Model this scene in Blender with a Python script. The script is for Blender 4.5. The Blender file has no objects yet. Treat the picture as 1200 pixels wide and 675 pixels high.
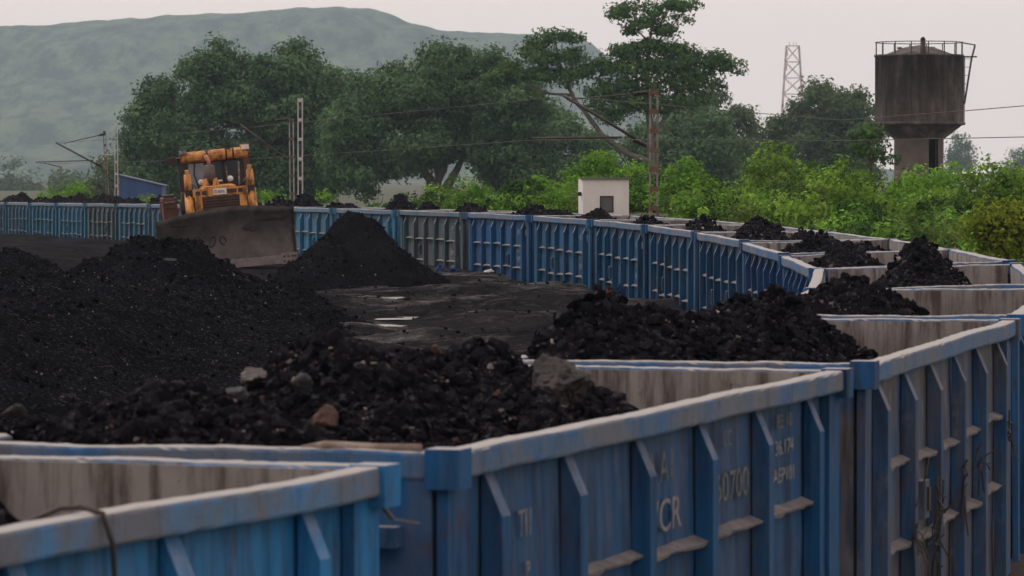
import bpy, math, random
import numpy as np
from mathutils import Matrix, Vector, Euler

# ------------------------------------------------------------------ camera, sky, sun, exposure
scene = bpy.context.scene
col = scene.collection
CAMZ = 4.64            # camera height above the rail tops
FPX = 4864.0           # focal length in pixels of a 1200 px wide frame
HOR = 206.3            # horizon row of that frame
cd = bpy.data.cameras.new('camera')
cam = bpy.data.objects.new('camera', cd); col.objects.link(cam)
cam.location = (0, 0, CAMZ)
cam.rotation_euler = (math.radians(90) - math.atan((337.5 - HOR) / FPX), 0, 0)
cd.sensor_width = 36; cd.lens = FPX / 1200 * 36
cd.clip_start = 1; cd.clip_end = 15000
cd.dof.use_dof = True; cd.dof.focus_distance = 95; cd.dof.aperture_fstop = 6.0
scene.camera = cam

w = bpy.data.worlds.new('World'); scene.world = w; w.use_nodes = True
SUN_EL, SUN_ROT = math.radians(56), math.radians(-62)
nt = w.node_tree; nt.nodes.clear()
sky = nt.nodes.new('ShaderNodeTexSky'); sky.sky_type = 'NISHITA'; sky.sun_disc = False
sky.sun_elevation = SUN_EL; sky.sun_rotation = SUN_ROT; sky.dust_density = 2; sky.air_density = 1.5
mx = nt.nodes.new('ShaderNodeMixRGB'); mx.inputs[0].default_value = 0.82
mx.inputs[2].default_value = (11.0, 8.9, 8.2, 1)       # even overcast veil over the clear sky
bg = nt.nodes.new('ShaderNodeBackground'); bg.inputs[1].default_value = 0.10
wo = nt.nodes.new('ShaderNodeOutputWorld')
nt.links.new(sky.outputs[0], mx.inputs[1]); nt.links.new(mx.outputs[0], bg.inputs[0]); nt.links.new(bg.outputs[0], wo.inputs[0])

sd = bpy.data.lights.new('sun', 'SUN'); sd.energy = 1.5; sd.angle = math.radians(12); sd.color = (1, .99, .965)
sun = bpy.data.objects.new('sun', sd); col.objects.link(sun)
sdir = Vector((math.sin(SUN_ROT) * math.cos(SUN_EL), math.cos(SUN_ROT) * math.cos(SUN_EL), math.sin(SUN_EL)))
sun.rotation_euler = sdir.to_track_quat('Z', 'Y').to_euler()

vs = scene.view_settings
vs.view_transform = 'Standard'; vs.look = 'None'; vs.exposure = 0.12; vs.gamma = 1; vs.use_curve_mapping = False
scene.render.engine = 'CYCLES'
scene.cycles.use_denoising = True
scene.cycles.max_bounces = 6; scene.cycles.volume_bounces = 1
scene.cycles.transparent_max_bounces = 6

# ------------------------------------------------------------------ helpers
rng = np.random.default_rng(7)
random.seed(5)

def PX(x, y, Y):
    """where a point of the photograph lies when it is Y metres away"""
    return np.array([(x - 600) / FPX * Y, Y, CAMZ - (y - HOR) / FPX * Y])

def hash2(ix, iy, seed):
    h = np.sin(ix * 127.1 + iy * 311.7 + seed * 74.7) * 43758.5453
    return h - np.floor(h)

def vnoise(x, y, seed=0):
    x = np.asarray(x, float); y = np.asarray(y, float)
    ix, iy = np.floor(x), np.floor(y); fx, fy = x - ix, y - iy
    fx = fx * fx * (3 - 2 * fx); fy = fy * fy * (3 - 2 * fy)
    a, b = hash2(ix, iy, seed), hash2(ix + 1, iy, seed)
    c, d = hash2(ix, iy + 1, seed), hash2(ix + 1, iy + 1, seed)
    return (a * (1 - fx) + b * fx) * (1 - fy) + (c * (1 - fx) + d * fx) * fy - .5

def fbm(x, y, seed=0, oct=4):
    s = 0; a = 1.0
    for k in range(oct):
        s = s + a * vnoise(x * 2 ** k, y * 2 ** k, seed + k * 13); a *= .5
    return s

def sm(a, b, x):
    t = np.clip((x - a) / (b - a), 0, 1); return t * t * (3 - 2 * t)

def mesh_np(name, verts, quads=None, tris=None, mats=(), smooth=False, tone=None, midx=None):
    """a mesh from numpy arrays (all quads or all tris)"""
    me = bpy.data.meshes.new(name)
    F = quads if quads is not None else tris
    k = 4 if quads is not None else 3
    verts = np.asarray(verts, np.float32); F = np.asarray(F, np.int32)
    me.vertices.add(len(verts)); me.vertices.foreach_set('co', verts.ravel())
    me.loops.add(F.size); me.loops.foreach_set('vertex_index', F.ravel())
    me.polygons.add(len(F)); me.polygons.foreach_set('loop_start', np.arange(0, F.size, k, dtype=np.int32))
    for m in mats: me.materials.append(m)
    if midx is not None: me.polygons.foreach_set('material_index', np.asarray(midx, np.int32))
    me.update(calc_edges=True)
    me.polygons.foreach_set('use_smooth', np.full(len(F), smooth))
    if tone is not None:
        at = me.attributes.new('tone', 'FLOAT', 'POINT'); at.data.foreach_set('value', np.asarray(tone, np.float32))
    me.validate()
    return me

class MB:
    """collects shapes into one mesh"""
    def __init__(s): s.v = []; s.f = []; s.m = []
    def add(s, vs_, fs, m=0):
        o = len(s.v); s.v += [tuple(p) for p in vs_]; s.f += [tuple(i + o for i in f) for f in fs]; s.m += [m] * len(fs); return s
    def box(s, x0, x1, y0, y1, z0, z1, m=0, M=None):
        p = [(x, y, z) for z in (z0, z1) for y in (y0, y1) for x in (x0, x1)]
        if M is not None: p = [tuple(M @ Vector(q)) for q in p]
        return s.add(p, [(0, 2, 3, 1), (4, 5, 7, 6), (0, 1, 5, 4), (2, 6, 7, 3), (0, 4, 6, 2), (1, 3, 7, 5)], m)
    def bar(s, a, b, w_, h_=None, m=0, up=(0, 0, 1)):
        a, b = Vector(a), Vector(b); h_ = w_ if h_ is None else h_
        d = (b - a).normalized(); u = Vector(up)
        if abs(d.dot(u)) > .98: u = Vector((0, 1, 0))
        r = d.cross(u).normalized(); u = r.cross(d)
        p = [c + r * (sx * w_ / 2) + u * (sy * h_ / 2) for c in (a, b) for sy in (-1, 1) for sx in (-1, 1)]
        return s.add(p, [(0, 2, 3, 1), (4, 5, 7, 6), (0, 1, 5, 4), (2, 6, 7, 3), (0, 4, 6, 2), (1, 3, 7, 5)], m)
    def tube(s, pts, r, n=8, m=0, cap=True):
        pts = [Vector(p) for p in pts]; k = len(pts)
        rs = r if hasattr(r, '__len__') else [r] * k
        rings = []; prev = None
        for i in range(k):
            d = (pts[min(i + 1, k - 1)] - pts[max(i - 1, 0)]).normalized()
            if prev is None:
                u = Vector((0, 0, 1)) if abs(d.z) < .9 else Vector((1, 0, 0))
            else: u = prev
            r_ = d.cross(u).normalized(); u = r_.cross(d).normalized(); prev = u
            rings.append([pts[i] + (r_ * math.cos(2 * math.pi * j / n) + u * math.sin(2 * math.pi * j / n)) * rs[i] for j in range(n)])
        o = [p for g in rings for p in g]
        f = [(i * n + j, i * n + (j + 1) % n, (i + 1) * n + (j + 1) % n, (i + 1) * n + j) for i in range(k - 1) for j in range(n)]
        if cap: f += [tuple(range(n))[::-1], tuple((k - 1) * n + j for j in range(n))]
        return s.add(o, f, m)
    def prism(s, poly, axis, a, b, m=0):
        """poly of (p,q) extruded along axis from a to b"""
        n = len(poly)
        def mk(p, q, t): return {'x': (t, p, q), 'y': (p, t, q), 'z': (p, q, t)}[axis]
        vs_ = [mk(p, q, a) for p, q in poly] + [mk(p, q, b) for p, q in poly]
        f = [(i, (i + 1) % n, n + (i + 1) % n, n + i) for i in range(n)] + [tuple(range(n))[::-1], tuple(range(n, 2 * n))]
        return s.add(vs_, f, m)
    def lathe(s, prof, n=32, m=0, c=(0, 0)):
        k = len(prof); vs_ = []
        for r, z in prof:
            vs_ += [(c[0] + r * math.cos(2 * math.pi * j / n), c[1] + r * math.sin(2 * math.pi * j / n), z) for j in range(n)]
        f = [(i * n + j, i * n + (j + 1) % n, (i + 1) * n + (j + 1) % n, (i + 1) * n + j) for i in range(k - 1) for j in range(n)]
        return s.add(vs_, f, m)
    def mesh(s, name, mats, smooth=False):
        me = bpy.data.meshes.new(name); me.from_pydata(s.v, [], s.f)
        for m in (mats if isinstance(mats, (list, tuple)) else [mats]): me.materials.append(m)
        me.polygons.foreach_set('material_index', np.array(s.m, np.int32))
        me.polygons.foreach_set('use_smooth', np.full(len(s.f), smooth))
        me.validate(); me.update()
        import bmesh
        b = bmesh.new(); b.from_mesh(me); bmesh.ops.recalc_face_normals(b, faces=b.faces); b.to_mesh(me); b.free()
        return me
    def build(s, name, mats, parent=None, smooth=False): return obj(name, s.mesh(name, mats, smooth), parent)

def obj(name, me, parent=None, M=None):
    o = bpy.data.objects.new(name, me); col.objects.link(o)
    if parent is not None: o.parent = parent
    if M is not None: o.matrix_world = M
    return o

def thing(name, label, cat, M=None, group=None, kind=None):
    o = bpy.data.objects.new(name, None); col.objects.link(o); o.empty_display_size = .2
    if M is not None: o.matrix_world = M
    return tag(o, label, cat, group, kind)

def tag(o, label=None, cat=None, group=None, kind=None):
    if label: o['label'] = label
    if cat: o['category'] = cat
    if group: o['group'] = group
    if kind: o['kind'] = kind
    return o

# ------------------------------------------------------------------ materials
class NM:
    """a small node-material writer"""
    def __init__(s, name):
        s.m = bpy.data.materials.new(name); s.m.use_nodes = True
        s.t = s.m.node_tree; s.b = s.t.nodes['Principled BSDF']; s.out = s.t.nodes['Material Output']
    def n(s, k, **kw):
        x = s.t.nodes.new('ShaderNode' + k)
        for a, v in kw.items(): setattr(x, a, v)
        return x
    def l(s, a, b): s.t.links.new(a, b)
    def pos(s, sx=1, sy=1, sz=1, coord='world'):
        if coord == 'world': src = s.n('NewGeometry').outputs['Position']
        else: src = s.n('TexCoord').outputs['Object']
        mp = s.n('Mapping'); mp.inputs['Scale'].default_value = (sx, sy, sz); s.l(src, mp.inputs[0]); return mp.outputs[0]
    def noise(s, vec, scale, detail=4, rough=.6):
        x = s.n('TexNoise'); x.inputs['Scale'].default_value = scale; x.inputs['Detail'].default_value = detail
        x.inputs['Roughness'].default_value = rough; s.l(vec, x.inputs['Vector']); return x.outputs[0]
    def ramp(s, fac, a, b, c0=(0, 0, 0, 1), c1=(1, 1, 1, 1)):
        x = s.n('ValToRGB'); e = x.color_ramp.elements
        e[0].position = a; e[1].position = b; e[0].color = c0; e[1].color = c1; s.l(fac, x.inputs[0]); return x.outputs[0]
    def mix(s, fac, a, b, mode='MIX'):
        x = s.n('MixRGB', blend_type=mode)
        for i, v in enumerate((fac, a, b)):
            if isinstance(v, (int, float)): x.inputs[i].default_value = v
            elif isinstance(v, tuple): x.inputs[i].default_value = v if len(v) == 4 else (*v, 1)
            else: s.l(v, x.inputs[i])
        return x.outputs[0]
    def math(s, op, a, b=0):
        x = s.n('Math', operation=op)
        for i, v in enumerate((a, b)):
            if isinstance(v, (int, float)): x.inputs[i].default_value = v
            else: s.l(v, x.inputs[i])
        return x.outputs[0]
    def bump(s, h, strength=.3, dist=.02):
        x = s.n('Bump'); x.inputs['Strength'].default_value = strength; x.inputs['Distance'].default_value = dist
        s.l(h, x.inputs['Height']); s.l(x.outputs[0], s.b.inputs['Normal'])
    def set(s, color=None, rough=None, spec=None, metal=None):
        for k, v in (('Base Color', color), ('Roughness', rough), ('Specular IOR Level', spec), ('Metallic', metal)):
            if v is None: continue
            if isinstance(v, tuple): s.b.inputs[k].default_value = v if len(v) == 4 else (*v, 1)
            elif isinstance(v, (int, float)): s.b.inputs[k].default_value = v
            else: s.l(v, s.b.inputs[k])
        return s.m
    def attr(s, name='tone'):
        x = s.n('Attribute'); x.attribute_name = name; return x.outputs['Fac']
    def upness(s):
        g = s.n('NewGeometry'); x = s.n('SeparateXYZ'); s.l(g.outputs['Normal'], x.inputs[0]); return x.outputs[2]

def simple(name, c1, c2, scale=3, rough=.8, bump=0, spec=.3, metal=0, sz=1, dist=.02, detail=5):
    k = NM(name); p = k.pos(1, 1, sz); f = k.noise(p, scale, detail)
    c = k.mix(k.ramp(f, .3, .7), c1, c2)
    if bump: k.bump(k.noise(p, scale * 4, 5), bump, dist)
    return k.set(c, rough, spec, metal)

def wagon_paint(name, dustcol, dust, topdust=True, streak=1.0):
    """blue paint tinted per wagon (object colour), dusty streaks and worn patches; alpha of the object colour = wear"""
    k = NM(name); oi = k.n('ObjectInfo')
    p = k.pos(); ps = k.pos(5, 5, .7); pf = k.pos(1, 1, 1)
    blue = k.mix(k.noise(p, 1.3, 5), (.6, .62, .68), (1.25, 1.2, 1.15))
    blue = k.mix(1.0, oi.outputs['Color'], blue, 'MULTIPLY')
    st = k.ramp(k.noise(ps, 1.6, 6, .75), .44, .66)
    big = k.ramp(k.noise(pf, .55, 5, .7), .35, .65)
    f = k.math('MULTIPLY', k.math('ADD', k.math('MULTIPLY', st, .6 * streak), k.math('MULTIPLY', big, .5)), oi.outputs['Alpha'])
    f = k.math('MINIMUM', k.math('MULTIPLY', f, dust), 1)
    c = k.mix(f, blue, dustcol)
    rust = k.ramp(k.noise(k.pos(2, 2, .9), 2.7, 6, .75), .53, .74)
    c = k.mix(k.math('MULTIPLY', rust, .75), c, (.075, .035, .022))
    runs = k.ramp(k.noise(k.pos(3.2, 3.2, .28), 1.4, 6, .75), .47, .66)
    c = k.mix(k.math('MULTIPLY', runs, .85), c, k.mix(1.0, c, (.30, .27, .26), 'MULTIPLY'))
    fade = k.ramp(k.noise(k.pos(1.7, 1.7, .8), 1.3, 7, .75), .55, .68)
    c = k.mix(k.math('MULTIPLY', k.math('MULTIPLY', fade, .45), oi.outputs['Alpha']), c, (.15, .165, .20))
    scuff = k.ramp(k.noise(p, 9, 5, .7), .66, .74)
    c = k.mix(k.math('MULTIPLY', scuff, .22), c, (.20, .20, .21))
    if topdust:
        u = k.ramp(k.math('ADD', k.upness(), k.math('MULTIPLY', k.noise(p, 6, 5), .5)), .55, .95)
        c = k.mix(k.math('MULTIPLY', u, .8), c, (.32, .295, .285))
    k.bump(k.noise(p, 7, 6), .35, .012)
    return k.set(c, .55, .06)

M_SHEET = wagon_paint('wagon_sheet_paint', (.115, .115, .125), 1.25)
M_POST = wagon_paint('wagon_post_paint', (.085, .095, .12), .75)
def rim_paint():
    k = NM('wagon_rim_paint'); oi = k.n('ObjectInfo'); p = k.pos()
    blue = k.mix(.25, oi.outputs['Color'], (.08, .19, .34))
    a = k.ramp(k.noise(k.pos(1, 1, 1), 1.1, 7, .72), .38, .58)
    c = k.mix(a, blue, (.12, .14, .17))
    b = k.ramp(k.noise(p, 11, 6, .75), .60, .70)
    c = k.mix(k.math('MULTIPLY', b, .8), c, (.075, .05, .04))
    runs = k.ramp(k.noise(k.pos(6, 6, .8), 1.3, 6, .75), .52, .68)
    c = k.mix(k.math('MULTIPLY', runs, .6), c, (.05, .05, .06))
    u = k.ramp(k.math('ADD', k.upness(), k.math('MULTIPLY', k.noise(p, 5, 5), .7)), .95, 1.35)
    c = k.mix(u, c, (.28, .27, .26))
    k.bump(k.noise(p, 14, 6), .5, .015)
    return k.set(c, .7, .3)
M_RIM = rim_paint()
def inner_mat():
    k = NM('wagon_inner_face'); p = k.pos()
    c = k.mix(k.ramp(k.noise(p, 1.2, 5), .3, .7), (.18, .168, .16), (.29, .275, .265))
    s_ = k.ramp(k.noise(k.pos(4.5, 4.5, .45), 1.5, 6, .7), .46, .62)
    c = k.mix(k.math('MULTIPLY', s_, .85), c, (.055, .04, .034))
    s2 = k.ramp(k.noise(p, 5, 6, .7), .60, .68)
    c = k.mix(k.math('MULTIPLY', s2, .8), c, (.06, .045, .04))
    k.bump(k.noise(p, 12, 5), .4, .01)
    return k.set(c, .85, .2)
M_INNER = inner_mat()
def ledge_mat():
    k = NM('ledge_dusty'); p = k.pos(); oi = k.n('ObjectInfo')
    c = k.mix(k.ramp(k.noise(p, 4, 5), .3, .7), (.10, .098, .10), (.215, .20, .19))
    s_ = k.ramp(k.noise(p, 13, 5, .7), .55, .68)
    c = k.mix(k.math('MULTIPLY', s_, .6), c, oi.outputs['Color'])
    k.bump(k.noise(p, 20, 5), .6, .015); return k.set(c, .85, .2)
M_LEDGE = ledge_mat()
M_STEEL = simple('grimy_steel', (.03, .026, .024), (.06, .05, .045), 4, .6, .3)
M_RUSTY = simple('rusty_iron', (.09, .045, .028), (.17, .10, .07), 3, .85, .4)
M_LETTER = simple('stencil_white', (.10, .11, .13), (.28, .28, .28), 14, .8)
M_LETTER2 = simple('stencil_faded', (.06, .075, .085), (.16, .165, .15), 14, .8)

def coal_mat(name, gloss=.42, spec=.10, lift=1.0):
    k = NM(name); p = k.pos(); t = k.attr()
    x = k.n('ValToRGB'); cr = x.color_ramp; k.l(t, x.inputs[0])
    cr.elements[0].position = 0; cr.elements[0].color = (.0040, .0042, .0056, 1)
    for ps_, c in ((.55, (.0078, .0078, .0098)), (.84, (.0130, .0125, .0150)), (.955, (.026, .024, .026)), (.972, (.070, .036, .025)), (.988, (.12, .11, .105)), (.996, (.22, .18, .14))):
        e = cr.elements.new(ps_); e.color = (*[q * lift for q in c], 1)
    cr.elements[-1].position = 1.0; cr.elements[-1].color = (.40, .39, .38, 1)
    c = k.mix(k.noise(p, 6, 4), x.outputs[0], k.mix(1.0, x.outputs[0], (.55, .55, .6), 'MULTIPLY'))
    k.bump(k.noise(p, 24, 5, .7), .6, .03)
    return k.set(c, k.ramp(k.noise(p, 3.1, 4), .3, .7, (gloss - .1,) * 3 + (1,), (gloss + .3,) * 3 + (1,)), k.math('MULTIPLY', k.ramp(k.noise(p, 16, 2), .58, .68), spec))
M_COAL = coal_mat('coal', .42, .12, 1.5); M_COALF = coal_mat('fine_coal', .5, .03, 1.15)
def yard_mat():
    k = NM('coal_yard_ground'); p = k.pos()
    c = k.mix(k.ramp(k.noise(p, .35, 6, .7), .35, .65), (.0080, .0080, .0094), (.0250, .0240, .0255))
    c = k.mix(k.ramp(k.noise(p, 3.5, 6, .75), .5, .75), c, (.040, .038, .039))
    wet = k.ramp(k.noise(k.pos(.42, .50, 1), 1.0, 8, .8), .50, .66)
    sx = k.n('SeparateXYZ'); k.l(k.n('NewGeometry').outputs['Position'], sx.inputs[0])
    lane = k.n('MapRange'); k.l(sx.outputs[0], lane.inputs[0]); lane.inputs[1].default_value = -6.5; lane.inputs[2].default_value = -4.0
    wet = k.math('MULTIPLY', wet, lane.outputs[0])
    k.bump(k.noise(p, 5, 8, .75), 1.0, .12)
    return k.set(c, k.mix(wet, (.85,) * 3, (.30,) * 3), k.math('MULTIPLY', wet, .15))
M_YARD = yard_mat()
def puddle_mat():
    k = NM('puddle_water'); p = k.pos(); k.bump(k.noise(p, 6, 4), .6, .03); return k.set((.10, .095, .09), .28, .6)
M_PUDDLE = puddle_mat()

def leaf_mat(name, dark, light, trans=.25, yellow=None):
    k = NM(name); t = k.attr(); p = k.pos()
    c = k.mix(k.ramp(t, 0, 1), dark, light)
    c = k.mix(k.math('MULTIPLY', k.ramp(k.noise(p, .55, 3), .45, .7), .5), c, yellow or tuple(x * 1.35 for x in light))
    k.set(c, .6, .02)
    tr = k.n('BsdfTranslucent'); k.l(c, tr.inputs[0]); mxs = k.n('MixShader'); mxs.inputs[0].default_value = trans
    k.l(k.b.outputs[0], mxs.inputs[1]); k.l(tr.outputs[0], mxs.inputs[2]); k.l(mxs.outputs[0], k.out.inputs[0])
    return k.m
LF_DARK = leaf_mat('leaf_dark', (.028, .068, .036), (.110, .190, .080))
LF_MID = leaf_mat('leaf_mid', (.024, .062, .024), (.095, .175, .052))
LF_PALE = leaf_mat('leaf_grey_green', (.036, .064, .032), (.110, .160, .068))
LF_BUSH = leaf_mat('leaf_bush', (.026, .076, .012), (.23, .40, .055), .3)
LF_VINE = leaf_mat('leaf_vine', (.046, .128, .016), (.19, .37, .048), .3)
LF_SCRUB = leaf_mat('leaf_scrub_dark', (.012, .036, .010), (.055, .115, .026), .25)
LF_OLIVE = leaf_mat('leaf_olive', (.030, .056, .012), (.13, .19, .045), .3)
LF_YEL = leaf_mat('leaf_yellow_green', (.050, .090, .010), (.20, .25, .028), .3)
M_BARK = simple('bark', (.045, .038, .032), (.11, .095, .08), 2, .9, .5)
M_BARKP = simple('bark_pale', (.06, .054, .048), (.14, .125, .11), 1.5, .9, .4)
M_EARTH = simple('scrub_earth', (.030, .034, .018), (.060, .066, .030), .5, .95, .4, dist=.1)
M_BALLAST = simple('ballast', (.05, .045, .045), (.12, .105, .10), 9, .95, .8, dist=.05)

# ------------------------------------------------------------------ the line of the track (joints between wagons)
PITCH = 10.71
J = np.array([[-5.91, 13.6], [-1.98, 23.56], [1.27, 33.77], [3.83, 44.17], [5.58, 54.73], [6.47, 65.41], [6.64, 76.12], [6.46, 86.82], [5.9, 97.52], [5.06, 108.2], [3.84, 118.84], [2.14, 129.41], [-0.04, 139.9], [-2.64, 150.29], [-5.36, 160.64], [-8.11, 171.0], [-10.83, 181.36], [-13.48, 191.73], [-16.08, 202.12], [-18.67, 212.51], [-21.32, 222.89], [-24.01, 233.26], [-26.7, 243.62], [-29.36, 254.0], [-31.97, 264.38]])
DZ = [-0.19, -0.163, -0.124, -0.093, -0.068, -0.0, 0.016, 0.06, 0.099, 0.135, 0.161, 0.176, 0.18, 0.172, 0.157, 0.13, 0.1, 0.071, 0.037, -0.01, -0.062, -0.113, -0.161, -0.2, -0.225]
CANT = [0, 0, 0, 0, .02, .064, .059, .02, 0] + [0] * 16
NW = 24
def wagon_matrix(i):
    a, b = J[i], J[i + 1]; c = (a + b) / 2
    th = math.atan2(b[0] - a[0], b[1] - a[1])
    pitch = math.atan((DZ[i + 1] - DZ[i]) / PITCH); roll = -math.atan((CANT[i] + CANT[i + 1]) / 2 / 1.575)
    return Matrix.Translation((c[0], c[1], (DZ[i] + DZ[i + 1]) / 2)) @ Euler((pitch, roll, -th)).to_matrix().to_4x4()
WM = [wagon_matrix(i) for i in range(NW)]
# smooth centre line, extended both ways
ext0 = J[0] - (J[1] - J[0]) * np.array([[3.0], [2.0], [1.0]])
ext1 = J[-1] + (J[-1] - J[-2]) * np.arange(1, 14)[:, None]
CL = np.vstack([ext0, J, ext1]); CLZ = np.concatenate([[DZ[0]] * 3, DZ, [DZ[-1]] * 13])
ts = np.arange(len(CL)); tt = np.linspace(0, len(CL) - 1, (len(CL) - 1) * 12 + 1)
def smooth1(y):
    v = np.interp(tt, ts, y); kx = np.hanning(17); kx /= kx.sum()
    pv = np.concatenate([2 * v[0] - v[8:0:-1], v, 2 * v[-1] - v[-2:-10:-1]]); return np.convolve(pv, kx, 'valid')
CX, CY, CZ = smooth1(CL[:, 0]), smooth1(CL[:, 1]), smooth1(CLZ)
tx, ty = np.gradient(CX), np.gradient(CY); ln = np.hypot(tx, ty); tx /= ln; ty /= ln     # tangent; right normal = (ty,-tx)
def offset(lat): return CX - ty * lat, CY + tx * lat                                    # lat > 0 : left of the track

# ------------------------------------------------------------------ ground, track, yard, bank, hill
g = MB(); g.add([(-4300, -100, -.62), (4300, -100, -.62), (4300, 8800, -.62), (-4300, 8800, -.62)], [(0, 1, 2, 3)])
tag(g.build('ground', M_EARTH), kind='structure')

def strip(name, prof, mat_, i0=0, i1=None):
    """a ribbon along the track; prof = list of (lateral, height)"""
    n = len(CX[i0:i1]); V = []; m = len(prof)
    for lat, h in prof:
        x, y = offset(lat); V.append(np.stack([x[i0:i1], y[i0:i1], CZ[i0:i1] + h], 1))
    V = np.stack(V, 1).reshape(-1, 3)
    i, j = np.meshgrid(np.arange(n - 1), np.arange(m - 1), indexing='ij')
    q = np.stack([i * m + j, (i + 1) * m + j, (i + 1) * m + j + 1, i * m + j + 1], -1).reshape(-1, 4)
    return obj(name, mesh_np(name, V, quads=q, mats=[mat_]))
tag(strip('track_bed', [(2.6, -.6), (1.7, -.2), (-1.7, -.2), (-2.6, -.6)], M_BALLAST), kind='structure')
for s_ in (-1, 1):
    c = s_ * .84
    tag(strip('rail', [(c + .07, -.19), (c + .02, -.15), (c + .035, 0), (c - .035, 0), (c - .02, -.15), (c - .07, -.19)], M_STEEL), kind='structure')

YARD = 1.42
PUDDLES = ((-3.6, 111.0, 3.2, 1.5), (.75, 104.6, .9, .7), (-2.6, 95.5, 1.2, 1.0), (-3.6, 90.0, 1.0, .8), (1.3, 100.6, .7, .5))
def yard_z(x, y):
    z = YARD + fbm(x * .12, y * .12, 3) * .35 + fbm(x * .6, y * .6, 9) * .16 + fbm(x * 2.2, y * 2.2, 21, 3) * .06
    z = z + .10 * np.sin((x * .55 + y * .25) * 2.2 + 3 * vnoise(x * .1, y * .1, 5)) * sm(70, 80, y) * (1 - sm(108, 116, y))   # tyre ruts
    z = z - .35 * sm(190, 250, y)
    for px_, py_, rx_, ry_ in PUDDLES:
        d = np.sqrt(((x - px_) / rx_) ** 2 + ((y - py_) / ry_) ** 2); w_ = 1 - sm(.5, 1.7, d)
        z = z * (1 - w_) + (YARD - .06 + .22 * fbm(x * 1.1, y * .7, 33) + .05 * fbm(x * 5, y * 5, 34, 2)) * w_
    z = z + 1.15 * (1 - sm(70, 112, y)) * (1 - sm(-7.5, -3.0, x - (y - 90) * .02))
    return z
def yard_sheet():
    k0, k1 = 3 * 12 - 14, (3 + 24) * 12 + 6
    kk = np.linspace(k0, k1, 680)
    lat = np.concatenate([[1.95, 1.96], np.linspace(2.0, 26, 130), np.linspace(26.5, 60, 20)])
    cx, cy = np.interp(kk, np.arange(len(CX)), CX), np.interp(kk, np.arange(len(CX)), CY)
    nx, ny = -np.interp(kk, np.arange(len(CX)), ty), np.interp(kk, np.arange(len(CX)), tx)
    X = cx[:, None] + nx[:, None] * lat; Y = cy[:, None] + ny[:, None] * lat
    Z = yard_z(X, Y); Z[:, 0] = -.63
    Z[0, :] = -.63; Z[-1, :] = -.63
    n, m = X.shape
    i, j = np.meshgrid(np.arange(n - 1), np.arange(m - 1), indexing='ij')
    q = np.stack([i * m + j, (i + 1) * m + j, (i + 1) * m + j + 1, i * m + j + 1], -1).reshape(-1, 4)
    return obj('coal_yard', mesh_np('coal_yard', np.stack([X, Y, Z], -1).reshape(-1, 3), quads=q[:, ::-1], mats=[M_YARD], smooth=True))
tag(yard_sheet(), kind='structure')

# the overgrown bank behind the train: top of the leaves as a function of the place
RX, RY = offset(-3.2)
_u = 600 + FPX * RX / RY; _ok = (RY > 58)
_o = np.argsort(_u[_ok]); U_TAB, Y_TAB = _u[_ok][_o], RY[_ok][_o]
def y_near(u): return np.interp(u, U_TAB, Y_TAB) + 2.0
SK = np.array([(-900, 238), (0, 238), (60, 236), (110, 232), (330, 236), (400, 236), (480, 232), (520, 226), (560, 220), (640, 216), (680, 214), (760, 212), (800, 214), (860, 212), (900, 208), (950, 206), (1000, 208), (1100, 208), (1150, 204), (1200, 202), (1500, 200)], float)
def bank_top(u, t):
    yn = y_near(u); yf = np.maximum(190, yn + 40); Y = yn + (yf - yn) * t
    T = CAMZ + (HOR - np.interp(u, SK[:, 0], SK[:, 1])) * yf / FPX
    z0 = np.minimum(2.2, T)
    return Y, z0 + (T - z0) * (t ** .8)
def bank_sheet():
    u = np.linspace(-900, 1500, 240); t = np.concatenate([[0], np.linspace(.04, 1, 50), [1.6, 3, 6]])
    Ug, Tg = np.meshgrid(u, t, indexing='ij')
    Y, Z = bank_top(Ug, np.clip(Tg, 0, 1)); yn = y_near(Ug); yf = np.maximum(190, yn + 40); Y = yn + (yf - yn) * Tg
    X = (Ug - 600) / FPX * Y
    Z = np.where(Tg <= 0, -.64, Z - 1.3 + .5 * fbm(X * .3, Y * .3, 4)); Z = np.where(Tg > 1, np.minimum(Z, 2.6) * (1 - sm(1, 6, Tg)) - .64 * sm(1, 6, Tg), Z)
    Z = np.maximum(Z, -.66)
    n, m = X.shape; i, j = np.meshgrid(np.arange(n - 1), np.arange(m - 1), indexing='ij')
    q = np.stack([i * m + j, (i + 1) * m + j, (i + 1) * m + j + 1, i * m + j + 1], -1).reshape(-1, 4)
    return obj('bank', mesh_np('bank', np.stack([X, Y, Z], -1).reshape(-1, 3), quads=q, mats=[M_EARTH], smooth=True))
tag(bank_sheet(), kind='structure')

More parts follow.
